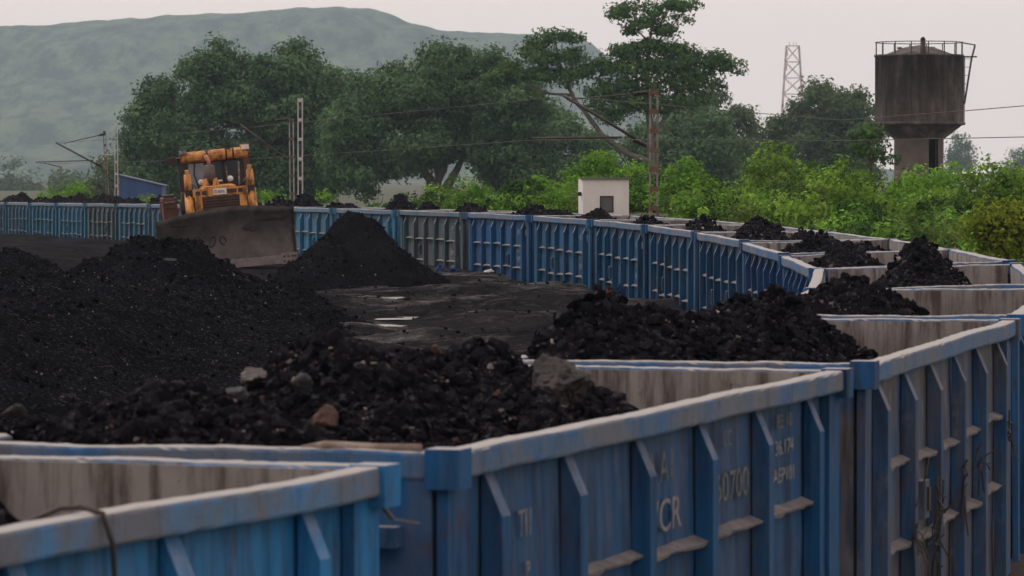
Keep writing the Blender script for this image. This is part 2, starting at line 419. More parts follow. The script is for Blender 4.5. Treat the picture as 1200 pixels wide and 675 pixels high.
def hill():
    prof = np.array([(-900, 60), (-500, 45), (-200, 34), (0, 28), (60, 27), (110, 23), (160, 20), (200, 17), (300, 14), (360, 10), (400, 9), (430, 11), (455, 17), (480, 28), (510, 36), (560, 39), (600, 41), (650, 41), (676, 42), (695, 50), (715, 66), (735, 84), (765, 112), (800, 140), (860, 175), (950, 205), (1200, 208)], float)
    u = np.linspace(-900, 1200, 420); v = np.linspace(0, 1, 70)
    Ug, Vg = np.meshgrid(u, v, indexing='ij')
    Y = 4200 + 3200 * Vg + 250 * fbm(Ug * .004, Vg * 2, 8)
    X = (Ug - 600) / FPX * 6000 + (Y - 6000) * (Ug - 600) / FPX * .4
    crest = (HOR - np.interp(Ug, prof[:, 0], prof[:, 1])) * 6000 / FPX
    h = np.where(Vg < .56, sm(-.12, .56, Vg) * (.55 + .45 * Vg / .56), 1 - .9 * sm(.56, 1, Vg))
    Z = CAMZ * h + crest * h + (fbm(X * .004, Y * .003, 2) * 26 * np.sin(np.clip(Vg / .56, 0, 1) * np.pi)) + 3 * fbm(X * .06, Y * .01, 6, 3) * sm(.4, .56, Vg)
    Z = np.where(Vg <= 0, -.7, Z)
    n, m = X.shape; i, j = np.meshgrid(np.arange(n - 1), np.arange(m - 1), indexing='ij')
    q = np.stack([i * m + j, (i + 1) * m + j, (i + 1) * m + j + 1, i * m + j + 1], -1).reshape(-1, 4)
    k = NM('hill_scrub'); p = k.pos(1, .16, 1)
    c = k.mix(k.ramp(k.noise(p, .030, 9, .8), .44, .58), (.004, .012, .005), (.075, .092, .050))
    c = k.mix(k.ramp(k.noise(p, .010, 10, .82), .63, .68), c, (.22, .18, .14))
    return obj('hill', mesh_np('hill', np.stack([X, Y, Z], -1).reshape(-1, 3), quads=q, mats=[k.set(c, .95, .1)], smooth=True))
tag(hill(), kind='structure')

def puddle(name, cx, cy, rx, ry, seed):
    n = 40; a = np.linspace(0, 2 * np.pi, n, endpoint=False)
    r = 1 + .9 * fbm(np.cos(a) * 1.7 + 5, np.sin(a) * 1.7 + seed, seed)
    z = YARD - .045 + 1.15 * (1 - float(sm(70, 112, cy))) * (1 - float(sm(-7.5, -3.0, cx - (cy - 90) * .02)))
    V = [(cx, cy, z)] + [(cx + rx * r[i] * math.cos(a[i]), cy + ry * r[i] * math.sin(a[i]), z) for i in range(n)]
    m = MB(); m.add(V, [(0, 1 + i, 1 + (i + 1) % n) for i in range(n)]); return tag(m.build(name, M_PUDDLE), kind='structure')

# ------------------------------------------------------------------ wagons
HL = 4.92
def rim_mesh(name, along, x0, length, seed, z=3.23, wd=.16, ht=.165):
    """a battered coping: rounded bar with dents, along y (side) or x (end)"""
    r = np.random.default_rng(seed); n = 60; t = np.linspace(-length, length, n)
    prof = []
    for cx, cz, a0 in ((1, 1, 0), (-1, 1, 90), (-1, -1, 180), (1, -1, 270)):
        for a in (0, 45, 90):
            an = math.radians(a0 + a); rr = .022
            prof.append((cx * (wd / 2 - rr) + rr * math.cos(an), cz * (ht / 2 - rr) + rr * math.sin(an)))
    prof = np.array(prof); m = len(prof)
    wob = np.convolve(r.normal(0, 1, n + 14), np.hanning(15) / 4.5, 'valid') * .007
    wob2 = np.convolve(r.normal(0, 1, n + 14), np.hanning(15) / 4.5, 'valid') * .008
    loc = r.normal(0, .0015, (n, m))
    V = np.zeros((n, m, 3)); k = (prof / np.array([wd / 2, ht / 2]))
    lat = x0 + prof[None, :, 0] + wob[:, None] + loc * k[:, 0]; zz = z - ht / 2 + prof[None, :, 1] + wob2[:, None] * 1.0 + loc * k[:, 1]
    V[..., 0], V[..., 1] = (lat, t[:, None]) if along == 'y' else (t[:, None], lat)
    V[..., 2] = zz
    mb = MB(); vs_ = V.reshape(-1, 3)
    f = [(i * m + j, i * m + (j + 1) % m, (i + 1) * m + (j + 1) % m, (i + 1) * m + j) for i in range(n - 1) for j in range(m)]
    f += [tuple(range(m)), tuple((n - 1) * m + j for j in range(m))]
    mb.add(vs_, f); return mb.mesh(name, M_RIM, False)

POST_Y = [-4.0, -2.4, -.8, .8, 2.4, 4.0]
def side_sheet_mesh(s_, seed):
    n, m = 64, 12; y = np.linspace(-HL + .05, HL - .05, n); z = np.linspace(.62, 3.1, m)
    Yg, Zg = np.meshgrid(y, z, indexing='ij')
    bul = .022 * np.sin(np.pi * ((Yg + 4.0) / 1.6 % 1)) * (np.abs(Yg) < 4) * np.sin(np.pi * (Zg - 1) / 2.1)
    X = s_ * (1.47 + bul * .7 + fbm(Yg * .7, Zg * .9, seed) * .022)
    o = []
    for k in range(n):
        for l in range(m): o.append((X[k, l], Yg[k, l], Zg[k, l]))
    mb = MB(); fs = [(i * m + j, (i + 1) * m + j, (i + 1) * m + j + 1, i * m + j + 1) for i in range(n - 1) for j in range(m - 1)]
    mb.add(o, fs, 0)
    mb.add([(s_ * 1.438, q[1], q[2] + .10 * (q[2] - 1) / 2.1) for q in o], fs, 1)
    # close the top and bottom between the two skins
    for l in (0, m - 1):
        for k in range(n - 1):
            a, b = o[k * m + l], o[(k + 1) * m + l]
            mb.add([a, b, (s_ * 1.438, b[1], b[2] + .10 * (b[2] - 1) / 2.1), (s_ * 1.438, a[1], a[2] + .10 * (a[2] - 1) / 2.1)], [(0, 1, 2, 3)], 0)
    return mb.mesh('side_sheet', [M_SHEET, M_INNER], True)
ME = {}
for s_ in (-1, 1):
    for v in range(3): ME['sheet', s_, v] = side_sheet_mesh(s_, 11 * v + s_ + 40)
    for v in range(4): ME['rim', s_, v] = rim_mesh('side_rim', 'y', s_ * 1.53, HL - .10, 100 + v * 7 + s_)
    pr = [(1.486, .60), (1.486, 3.075), (1.50, 3.065), (1.615, 2.80), (1.615, .60)]
    ME['post', s_] = MB().prism([(s_ * p, q) for p, q in pr], 'y', -.075, .075).mesh('post', M_POST)
    ME['corner', s_] = MB().box(s_ * 1.478, s_ * 1.545, -.17, .17, .58, 3.08).mesh('corner_post', M_POST)
    ME['corner', s_].materials[0] = M_POST
    # ragged ledge between two posts
    for v in range(3):
        r = np.random.default_rng(60 + v); mb = MB(); n = 9
        yy = np.linspace(-.715, .715, n); xo = 1.585 + r.normal(0, .012, n); zt = r.normal(0, .003, n); xi = 1.462
        V = []
        for k in range(n): V += [(s_ * xi, yy[k], .03 + zt[k]), (s_ * xo[k], yy[k], zt[k] - .015), (s_ * (xo[k] - .008), yy[k], zt[k] - .030 - abs(r.normal(0, .008))), (s_ * xi, yy[k], zt[k] - .028)]
        F = [(k * 4 + a, k * 4 + (a + 1) % 4, k * 4 + 4 + (a + 1) % 4, k * 4 + 4 + a) for k in range(n - 1) for a in range(4)] + [(0, 1, 2, 3), tuple((n - 1) * 4 + a for a in range(4))]
        mb.add(V, F); ME['ledge', s_, v] = mb.mesh('ledge', M_LEDGE)
    mb = MB(); mb.box(s_ * 1.455, s_ * 1.575, -.14, .14, -.17, .17); mb.box(s_ * 1.577, s_ * 1.60, -.04, .05, -.10, .11, 1)
    ME['latch', s_] = mb.mesh('door_latch', [M_POST, M_STEEL])
    e = MB(); y0 = s_ * (HL - .14); y1 = s_ * (HL - .08); y2 = s_ * (HL - .022)
    e.box(-1.40, 1.40, y0 - s_ * .045, y1 - s_ * .045, 1.0, 3.212, 1)
    e.box(-1.45, 1.45, y1 + s_ * .002, y2, 1.0, 3.085, 0)
    for zz in (1.6, 2.2, 2.75): e.box(-1.28, 1.28, y2 + s_ * .002, y2 + s_ * .12, zz - .06, zz + .06, 0)
    ME['end', s_] = e.mesh('end_wall', [M_SHEET, M_INNER])
    for v in range(3): ME['erim', s_, v] = rim_mesh('end_rim', 'x', s_ * (HL - .085), 1.43, 300 + v * 5 + s_, z=3.235)
    mb = MB(); mb.tube([(0, s_ * 4.9, .88), (0, s_ * 5.33, .88)], .09, 8); mb.box(-.16, .16, s_ * 5.15, s_ * 5.35, .74, 1.02)
    for xx in (-.85, .85): mb.tube([(xx, s_ * 4.9, .95), (xx, s_ * 5.2, .95)], .07, 8); mb.tube([(xx, s_ * 5.2, .95), (xx, s_ * 5.26, .95)], .2, 12)
    ME['coupler', s_] = mb.mesh('coupler', M_STEEL)
ME['cap'] = MB().box(-.105, .105, -.11, .11, 3.015, 3.245).mesh('corner_cap', M_POST)
ME['cap'].materials[0] = M_POST
ME['floor'] = MB().box(-1.43, 1.43, -HL + .15, HL - .15, 1.0, 1.06).mesh('floor', M_STEEL)
u_ = MB(); u_.box(-1.0, -.85, -HL, HL, .72, .99); u_.box(.85, 1.0, -HL, HL, .72, .99); u_.box(-.2, .2, -HL, HL, .7, .99)
for yy in (-4.7, -3.1, 0, 3.1, 4.7): u_.box(-1.43, 1.43, yy - .1, yy + .1, .80, .985)
ME['under'] = u_.mesh('underframe', M_STEEL)
b_ = MB()
for s_ in (-1, 1):
    b_.prism([(-1.35, .42), (-1.2, .60), (-.45, .66), (0, .74), (.45, .66), (1.2, .60), (1.35, .42), (.9, .36), (.4, .28), (-.4, .28), (-.9, .36)], 'x', s_ * 1.0, s_ * 1.14)
b_.box(-.99, .99, -.22, .22, .45, .70)
ME['bogie'] = b_.mesh('bogie', M_STEEL)
wl = MB()
wl.tube([(-.98, 0, .5), (.98, 0, .5)], .085, 8)
for s_ in (-1, 1):
    wl.tube([(s_ * .76, 0, .5), (s_ * .79, 0, .5), (s_ * .791, 0, .5), (s_ * .91, 0, .5)], [.525, .525, .5, .49], 24)
ME['wheelset'] = wl.mesh('wheelset', M_STEEL)

def text_mesh(txt, size, mat_, sp=1.0, ext=.002):
    cu = bpy.data.curves.new('t', 'FONT'); cu.body = txt; cu.size = size; cu.space_character = sp; cu.extrude = ext; cu.align_x = 'CENTER'
    o = bpy.data.objects.new('t', cu); col.objects.link(o); bpy.context.view_layer.update()
    me = bpy.data.meshes.new_from_object(o.evaluated_get(bpy.context.evaluated_depsgraph_get()))
    bpy.data.objects.remove(o); bpy.data.curves.remove(cu); me.materials.clear(); me.materials.append(mat_); return me

WAG = [  # label, tint (r,g,b), wear
 ('nearest blue wagon, its pale rim cut off by the bottom left corner', (.040, .155, .33), .45),
 ('dark blue wagon with faded white numbers, second from the camera', (.020, .072, .17), .62),
 ('worn blue wagon with grey panels and wire caught on its posts, at right edge', (.022, .070, .165), 1.7),
 ('wagon behind the worn right-hand one, its bare pale end wall showing beside coal', (.02, .075, .18), .8),
 ('wagon with clean dark blue end rim before the tallest right-hand coal cone', (.016, .075, .19), .5),
 ('wagon where the curve turns back, its bent pale rim ending in a blue tip', (.016, .055, .14), .6),
 ('wagon with bent broken rim and dark blue posts, inside of the curve', (.014, .048, .13), .5),
 ('blue wagon with long pale rim left of the bent one', (.016, .060, .155), .5),
 ('dark blue wagon with twin coal mounds, below the green scrub', (.016, .062, .16), .55),
 ('dark blue wagon just right of the rusty mast foot', (.016, .060, .155), .5),
 ('bright blue wagon directly below the white hut', (.020, .080, .20), .45),
 ('deep blue wagon left of the white hut, with white stencils at one end', (.018, .060, .17), .4),
 ('grey rusty wagon with faded panels and blue plastic at its foot', (.055, .075, .095), 1.5),
 ('light blue wagon partly hidden behind the cone of coal', (.035, .11, .22), .7),
 ('light blue wagon touching the right edge of the bulldozer blade', (.035, .11, .22), .7),
 ('wagon mostly hidden behind the bulldozer blade, right one', (.03, .10, .2), .7),
 ('wagon hidden behind the bulldozer cab', (.03, .10, .2), .7),
 ('pale blue wagon at the left edge of the bulldozer blade', (.04, .12, .23), .8),
 ('pale blue wagon left of the bulldozer with pale latch marks', (.045, .12, .22), .8),
 ('brown-grey wagon below the rusty catenary mast on the left', (.05, .075, .10), 1.5),
 ('faded blue wagon second left of the distant rusty mast', (.035, .10, .19), .8),
 ('faded blue wagon third left of the distant rusty mast', (.035, .10, .19), .8),
 ('faded blue wagon second from the left edge of the picture', (.04, .10, .18), .9),
 ('farthest faded blue wagon, cut by the left edge of the picture', (.04, .10, .18), .9)]
for i in range(NW):
    lab, tint, wear = WAG[i]
    T = thing('coal_wagon', lab, 'wagon', WM[i], 'wagons of the curving coal train'); rr = random.Random(90 + i)
    vr = rr.uniform(.82, 1.2); colr = (tint[0] * .60 * vr, tint[1] * 1.5 * vr, tint[2] * (1.65 if i < 7 else 1.35) * vr, wear * rr.uniform(.8, 1.2))
    def part(name, me, loc=(0, 0, 0), rz=0):
        o = obj(name, me, T); o.location = loc; o.rotation_euler = (0, 0, rz); o.color = colr; return o
    part('floor', ME['floor']); part('underframe', ME['under'])
    for s_ in (-1, 1):
        part('side_sheet', ME['sheet', s_, (i + (s_ > 0)) % 3]); part('side_rim', ME['rim', s_, (i * 2 + (s_ > 0)) % 4])
        for y in POST_Y:
            o = part('post', ME['post', s_], (0, y, 0)); o.scale.y = rr.uniform(.85, 1.15)
        for k, y in enumerate((-3.2, -1.6, 0, 1.6, 3.2)):
            part('ledge', ME['ledge', s_, (k + i) % 3], (0, y, 2.28 + rr.uniform(-.03, .03)))
            if k != 2 or i % 3: part('ledge', ME['ledge', s_, (k + i + 1) % 3], (0, y, 1.56 + rr.uniform(-.04, .04)))
            if k in (1, 3) and rr.random() < .6: part('door_latch', ME['latch', s_], (0, y + .1 + rr.uniform(-.1, .1), 1.86 + rr.uniform(-.06, .06)))
        for e in (-1, 1):
            part('corner_post', ME['corner', s_], (0, e * (HL - .22), 0))
            part('corner_cap', ME['cap'], (s_ * 1.535, e * (HL - .08), rr.uniform(-.012, .012)))
        part('end_wall', ME['end', s_]); part('end_rim', ME['erim', s_, (i + (s_ > 0)) % 3]); part('coupler', ME['coupler', s_])
        part('bogie', ME['bogie'], (0, s_ * 3.1, 0))
        for e in (-1, 1): part('wheelset', ME['wheelset'], (0, s_ * 3.1 + e * 1.0, 0))
    # stencils
    if i == 1:
        for txt, y, z, sz, mt, sx in (('TI1', -3.3, 2.62, .24, M_LETTER, .7), ('P', -3.25, 2.36, .15, M_LETTER, .8), ('CM', -3.1, 2.0, .22, M_LETTER, .8),
                ('A A1', -.25, 2.72, .30, M_LETTER2, .8), ('WCR', -.25, 2.38, .32, M_LETTER, 1.0), ('CC', 1.5, 2.85, .16, M_LETTER2, .9), ('160700', 1.55, 2.46, .30, M_LETTER2, .95),
                ('BE 10', 3.2, 2.88, .15, M_LETTER2, 1), ('36.174', 3.2, 2.68, .16, M_LETTER, 1), ('AEP101', 3.2, 2.47, .16, M_LETTER, 1)):
            o = obj('lettering', text_mesh(txt, sz, mt), T)
            o.matrix_local = Matrix.Translation((1.512, y, z)) @ Euler((math.pi / 2, 0, math.pi / 2)).to_matrix().to_4x4() @ Matrix.Diagonal((sx * 1.35, 1, 1, 1))
    if i == 2:
        o = obj('lettering', text_mesh('U09  WC', .14, M_LETTER), T)
        o.matrix_local = Matrix.Translation((-.55, -HL - .032, 3.075)) @ Euler((math.pi / 2, 0, 0)).to_matrix().to_4x4()
    if i == 1:      # rust-eaten pipe stub lashed on the near end rim, bent strap below it
        m = MB(); m.tube([(.66, -HL + .06, 3.235), (.80, -HL + .05, 3.252), (1.10, -HL + .06, 3.245), (1.38, -HL + .06, 3.25)], [.02, .034, .03, .028], 10); m.build('rusty_pipe_stub', simple('pale_rust', (.06, .03, .02), (.26, .21, .18), 7, .85, .4), T, True)['label'] = 'rusty pipe stub on the near end rim'
    if i == 0:
        m = MB(); m.bar((1.50, HL + .02, 3.04), (1.56, HL + .10, 2.93), .05, .012); m.bar((1.56, HL + .10, 2.93), (1.66, HL + .22, 2.90), .05, .012); m.build('bent_strap', M_LEDGE, T)
    if 9 <= i <= 13 or i == 18:
        for txt, y, z, sz in (('M', -4.5, 2.9, .3), ('I5', -4.5, 2.6, .26), ('W:R', -3.2, 2.03, .26), ('NM', -3.2, 1.75, .26), ('IOH', -3.2, 2.62, .2)):
            o = obj('lettering', text_mesh(txt, sz, M_LETTER), T)
            o.matrix_local = Matrix.Translation((-1.556 if abs(y) > 4 else -1.512, y, z)) @ Euler((math.pi / 2, 0, -math.pi / 2)).to_matrix().to_4x4() @ Matrix.Diagonal((1.3, 1, 1, 1))

# ------------------------------------------------------------------ coal
ico = np.array([(0, 1, 1.618), (0, -1, 1.618), (0, 1, -1.618), (0, -1, -1.618), (1, 1.618, 0), (-1, 1.618, 0), (1, -1.618, 0), (-1, -1.618, 0), (1.618, 0, 1), (-1.618, 0, 1), (1.618, 0, -1), (-1.618, 0, -1)]) / 1.902
icof = []
for a in range(12):
    for b in range(a + 1, 12):
        for c in range(b + 1, 12):
            if all(abs(np.linalg.norm(ico[p] - ico[q]) - 1.0515) < .02 for p, q in ((a, b), (b, c), (a, c))):
                n_ = np.cross(ico[b] - ico[a], ico[c] - ico[a]); icof.append((a, b, c) if n_ @ ico[a] > 0 else (a, c, b))
icof = np.array(icof)
octa = np.array([(1, 0, 0), (-1, 0, 0), (0, 1, 0), (0, -1, 0), (0, 0, 1), (0, 0, -1)], float)
octf = np.array([(0, 2, 4), (2, 1, 4), (1, 3, 4), (3, 0, 4), (2, 0, 5), (1, 2, 5), (3, 1, 5), (0, 3, 5)])
def rots(n, r):
    q = r.normal(0, 1, (n, 4)); q /= np.linalg.norm(q, axis=1)[:, None]; w_, x, y, z = q.T
    return np.stack([np.stack([1 - 2 * (y * y + z * z), 2 * (x * y - z * w_), 2 * (x * z + y * w_)], -1), np.stack([2 * (x * y + z * w_), 1 - 2 * (x * x + z * z), 2 * (y * z - x * w_)], -1), np.stack([2 * (x * z - y * w_), 2 * (y * z + x * w_), 1 - 2 * (x * x + y * y)], -1)], 1)
def lumps(pos, rad, r, tone, big=.05):
    """angular lumps joined into one mesh: returns verts, tris, tone"""
    VV, FF, TT = [], [], []; o = 0
    for sel, base, fc in ((rad >= big, ico, icof), (rad < big, octa, octf)):
        n = int(sel.sum())
        if not n: continue
        k = len(base); B = base[None] * (1 + r.uniform(-.28, .28, (n, k, 1))) * (rad[sel][:, None, None]) * r.uniform(.55, 1.25, (n, 1, 3))
        V = np.einsum('nij,nkj->nki', rots(n, r), B) + pos[sel][:, None]
        VV.append(V.reshape(-1, 3)); FF.append((fc[None] + (np.arange(n) * k)[:, None, None] + o).reshape(-1, 3)); TT.append(np.repeat(tone[sel], k)); o += n * k
    return np.concatenate(VV), np.concatenate(FF), np.concatenate(TT)

def coal_field(name, label, hf, xs, ys, nl, rmin, rmax, seed, M=None, cat='coal heap', group=None, sel=None, lump_pow=2.6):
    """a heap: uneven height field with lumps bedded into it"""
    r = np.random.default_rng(seed)
    T = thing(name, label, cat, M, group)
    Xg, Yg = np.meshgrid(xs, ys, indexing='ij'); Z = hf(Xg, Yg)
    n, m = Xg.shape; i, j = np.meshgrid(np.arange(n - 1), np.arange(m - 1), indexing='ij')
    q = np.stack([i * m + j, (i + 1) * m + j, (i + 1) * m + j + 1, i * m + j + 1], -1).reshape(-1, 4)
    obj('heap', mesh_np('heap', np.stack([Xg, Yg, Z], -1).reshape(-1, 3), quads=q, mats=[M_COAL if M is not None else M_COALF], smooth=True, tone=np.clip(.35 + .5 * fbm(Xg * 2, Yg * 2, seed), 0, .75).ravel()), T)
    x = r.uniform(xs[0], xs[-1], nl); y = r.uniform(ys[0], ys[-1], nl); z = hf(x, y)
    if sel is not None:
        k = sel(x, y, z); x, y, z = x[k], y[k], z[k]
    rad = rmin + (rmax - rmin) * r.random(len(x)) ** (lump_pow * 2.9)
    if M is not None: x = np.where(x > 0, np.minimum(x, 1.385 - rad * 1.3), x); y = np.clip(y, -4.74 + rad * 1.3, 4.74 - rad * 1.3); x = np.where((x < 0) & (xs[0] > -1.5), np.maximum(x, -1.385 + rad * 1.3), x)
    nb_ = int(len(x) * .004) if M is not None else 0
    if nb_: rad[:nb_] = r.uniform(rmax * .7, rmax * 1.35, nb_)
    tone = 1 - (1 - r.random(len(x))) ** 1.25; tone = np.where(rad > rmin + .5 * (rmax - rmin), np.minimum(tone, .80), tone)
    v, f, t = lumps(np.stack([x, y, z + rad * .15], 1), rad, r, tone)
    tag(obj('coal_lumps', mesh_np('coal_lumps', v, tris=f, mats=[M_COAL if M is not None else M_COALF], tone=t), T), kind='stuff')
    return T

def local_of(i, px, py, Y):
    return WM[i].inverted() @ Vector(PX(px, py, Y))
def load(i, label, peaks, base, nl, rmin, rmax, seed, spill=False):
    """coal inside wagon i; peaks = (x, y, z above rim, rx, ry)"""
    def hf(x, y):
        z = np.full(np.shape(x), base, float)
        for (cx, cy, h, rx, ry) in peaks:
            d = np.sqrt(((x - cx) / rx) ** 2 + ((y - cy) / ry) ** 2 + .004) + .16 * fbm(x * 1.1 + cx * 3, y * 1.1, seed)
            z = np.maximum(z, h - (h - base) * d)
        z = z + .13 * fbm(x * 1.6, y * 1.6, seed + 3) + .06 * fbm(x * 5, y * 5, seed + 5, 3)
        e = np.maximum(np.abs(x) - 1.22, 0) / .17
        z = np.where((x > 0) | (not spill), np.minimum(z, .02 + .88 * np.maximum(1.40 - np.abs(x), 0)), np.minimum(z, np.where(x > -1.64, .06 + .95 * np.maximum(1.64 + x, 0), .06 + 3.5 * (x + 1.64))))
        z = np.minimum(z, -.06 + .9 * np.maximum(4.76 - np.abs(y), 0))
        return 3.20 + z - (.10 if i == 1 else .14 if 1 < i < 5 else -.04)
    res = .05 if i < 3 else (.08 if i < 6 else .16)
    return coal_field('coal_load', label, hf, np.arange(-1.76 if spill else -1.40, 1.401, res), np.arange(-4.76, 4.761, res), nl, rmin, rmax, seed, WM[i], 'coal load', 'coal loads in the wagons')

# (wagon, label, peaks..., base, lumps)
load(0, 'coal lying low in the nearest wagon at the left edge', [(.4, .9, .24, 1.7, 2.3), (-.9, -2.0, .1, 2.2, 3.2)], -.62, 6000, .025, .12, 1)
load(1, 'large blurred heap of lumpy coal filling the second wagon', [(-1.0, -3.9, .40, 1.9, 1.8), (-1.0, -2.6, .44, 1.8, 1.6), (-.9, -.1, .60, 1.8, 1.9), (-.9, 1.6, .42, 1.7, 1.9), (-.8, 3.2, .42, 1.6, 1.7), (.0, -1.8, .24, 1.6, 2.2), (.1, .7, .22, 1.6, 2.2), (-.1, -3.6, .16, 1.6, 1.8)], -.46, 43000, .010, .075, 2, True)
load(2, 'ridge of broken coal in the third wagon behind a blue end rim', [(-1.0, -3.6, .66, 1.55, 2.0), (-1.0, -1.6, .58, 1.5, 2.0), (-.9, .4, .42, 1.5, 2.2), (-.9, 2.4, .46, 1.5, 2.0), (-.8, 3.7, .52, 1.5, 1.7)], -.5, 26000, .012, .08, 3, True)
load(3, 'coal heap sloping down to the right against a pale bare end wall', [(-.6, -1.4, .58, 1.9, 2.4), (-1.0, -3.4, .42, 1.9, 2.0), (-.8, 1.2, .40, 1.7, 2.2)], -.55, 11500, .014, .08, 4, True)
load(4, 'tall dark cone of fine coal right of centre, highest of the right-hand loads', [(-.05, .4, .70, 1.4, 2.3), (.1, -1.9, .30, 1.3, 1.9)], -.70, 5000, .02, .09, 5)
load(5, 'low dark mound of coal left of the tall cone', [(-.75, .5, .34, 1.35, 2.4), (.1, -1.0, -.05, 1.2, 2)], -.65, 3000, .02, .10, 6)
load(6, 'dark mound of coal spreading over the wagon with the bent rim', [(-.45, 0, .36, 1.5, 2.6), (.3, -.9, .12, 1.2, 2)], -.62, 3000, .02, .10, 7)
load(7, 'dark coal peak behind a blue end rim, left of the bent wagon', [(-.6, .5, .40, 1.25, 2.4), (.2, -1.1, .1, 1.3, 2)], -.62, 2500, .03, .10, 8)
load(8, 'twin dark coal mounds in front of the green scrub', [(-.55, 1.2, .36, 1.2, 1.6), (.5, -1.2, .36, 1.2, 1.8)], -.6, 2500, .03, .10, 9)
load(9, 'small dark coal hump at the foot of the rusty mast', [(-.7, .4, .22, 1.2, 2.2)], -.6, 1500, .03, .10, 10)
load(10, 'rounded coal hump in front of the white hut door', [(-.5, -.6, .30, 1.2, 1.7), (-.2, 2.3, .22, 1.2, 1.6)], -.6, 1500, .03, .1, 11)
load(11, 'long low coal heap left of the white hut', [(-.3, .4, .36, 1.8, 3.2), (0, -2.0, .22, 1.3, 2)], -.6, 1500, .03, .1, 12)
load(12, 'pair of small coal humps above the grey rusty wagon', [(-.4, -2.2, .26, 1.1, 1.5), (.2, 1.4, .34, 1.2, 1.8)], -.6, 1200, .03, .1, 13)
load(13, 'sharp brownish coal peak behind the cone on the ground', [(-.1, .6, .66, 1.0, 1.8), (.3, -2.4, .30, 1.1, 1.8)], -.6, 1200, .03, .1, 14)
load(14, 'low coal humps right of the bulldozer blade', [(-.2, -2.0, .30, 1.3, 1.8), (.1, 1.2, .34, 1.3, 2.0)], -.6, 1200, .03, .1, 15)
labs = ['coal hump at the foot of the pale lattice masts', 'coal hump directly behind the bulldozer grille', 'coal load just left of the bulldozer cab', 'coal load below the blue shed',
        'coal load at the foot of the distant rusty mast', 'dark coal ridge left of the distant rusty mast', 'dark coal ridge below the bright green far shrubs', 'rounded coal hump near the left edge', 'coal load cut by the left edge of the picture']
for k, lab in enumerate(labs):
    i = 15 + k; rr = random.Random(k)
    load(i, lab, [(rr.uniform(-.4, .4), -2.2, rr.uniform(.35, .6), 1.4, 2.2), (rr.uniform(-.4, .4), 0, rr.uniform(.3, .55), 1.4, 2.2), (rr.uniform(-.4, .4), 2.2, rr.uniform(.35, .6), 1.4, 2.2)], -.5, 900, .03, .1, 30 + k)

def pile(label, cones, xr, yr, nl, rmin, rmax, seed, res):
    """a coal pile standing on the yard; cones = (x, y, top z, rx, ry)"""
    def hf(x, y):
        g_ = yard_z(x, y); z = g_ - .25
        for cx, cy, top, rx, ry in cones:
            d = np.sqrt(((x - cx) / rx) ** 2 + ((y - cy) / ry) ** 2 + .0015) + .24 * fbm(x * .55 + cx, y * .35, seed) + .08 * fbm(x * 2, y * 1.2, seed + 4)
            z = np.maximum(z, top - (top - YARD + .25) * (d * .55 + .45 * d ** .8))
        return z + .20 * fbm(x * 1.3, y * .8, seed + 2) + .05 * fbm(x * 5, y * 5, seed + 9, 3)
    return coal_field('coal_pile', label, hf, np.arange(*xr, res), np.arange(*yr, res), nl, rmin, rmax, seed, None, 'coal pile', 'coal piles on the loading yard', sel=lambda x, y, z: z > yard_z(x, y) - .1)
pA, pB, pC = PX(168, 277, 96), PX(5, 276, 100), PX(417, 243, 124)
pile('broad dark coal pile with a single peak in front of the bulldozer', [(pA[0] + .1, 96, pA[2] + .15, 4.0, 10), (pA[0] + .9, 94, pA[2] - .05, 4.4, 12), (pA[0] + 1.6, 88, pA[2] - .55, 4.2, 11), (pA[0] - 1.6, 96, pA[2] - .7, 3.8, 10), (pA[0] - .6, 84, pA[2] - .75, 5.0, 10)], (pA[0] - 5.5, pA[0] + 6), (74, 106), 30000, .016, .075, 51, .12)
pile('coal pile rising at the left edge of the picture', [(pB[0], 100, pB[2], 3.6, 9), (pB[0] - 3, 99, pB[2] + .1, 4, 9), (pB[0] + 1.6, 88, pB[2] - .8, 4.0, 10)], (pB[0] - 6, pB[0] + 5), (84, 109), 20000, .016, .075, 52, .12)
pile('steep smooth cone of coal standing before the light blue wagons', [(pC[0], 124, pC[2], 2.35, 5.5), (pC[0] + .45, 122.5, pC[2] - .35, 2.5, 5), (pC[0] - .6, 122, pC[2] - .75, 2.4, 5), (pC[0] + 1.2, 121, pC[2] - 1.1, 2.0, 4)], (pC[0] - 3.6, pC[0] + 3.8), (117, 131), 7000, .014, .07, 53, .08)
def spread_hf(x, y):
    e = np.minimum(np.minimum(sm(40, 44, y), 1 - sm(84, 89, y)), np.minimum(sm(-14.5, -12.5, x), 1 - sm(-4.5, -2.4, x)))
    return yard_z(x, y) - .12 + e * (.22 + .16 * fbm(x * .7, y * .5, 61) + .08 * fbm(x * 3, y * 3, 62, 3))
coal_field('coal_pile', 'low spread of loose coal between the second wagon and the yard piles', spread_hf, np.arange(-14.6, -2.3, .14), np.arange(40, 89, .2), 22000, .014, .06, 63, None, 'coal pile', 'coal piles on the loading yard', sel=lambda x, y, z: z > yard_z(x, y) - .02)
# loose lumps spread over the yard floor
r = np.random.default_rng(77); n = 14000
yy = 46 + 100 * r.random(n) ** 1.1; xx = (r.uniform(-30, 730, n) - 600) / FPX * yy
kx = np.interp(yy, CY[24:], CX[24:]) - 2.2; k = xx < kx; xx, yy = xx[k], yy[k]
rad = .012 + .05 * r.random(len(xx)) ** 9
v, f, t = lumps(np.stack([xx, yy, yard_z(xx, yy) + rad * .2], 1), rad, r, r.random(len(xx)))
tag(obj('scattered_coal', mesh_np('scattered_coal', v, tris=f, mats=[M_COAL], tone=t)), 'loose coal lumps scattered over the yard floor', 'coal lumps', kind='stuff')

for sd_, (cx, cy, rx, ry) in enumerate(PUDDLES):
    puddle('puddle', cx, cy, rx * 1.25, ry * 1.25, sd_ * 2 + 3)

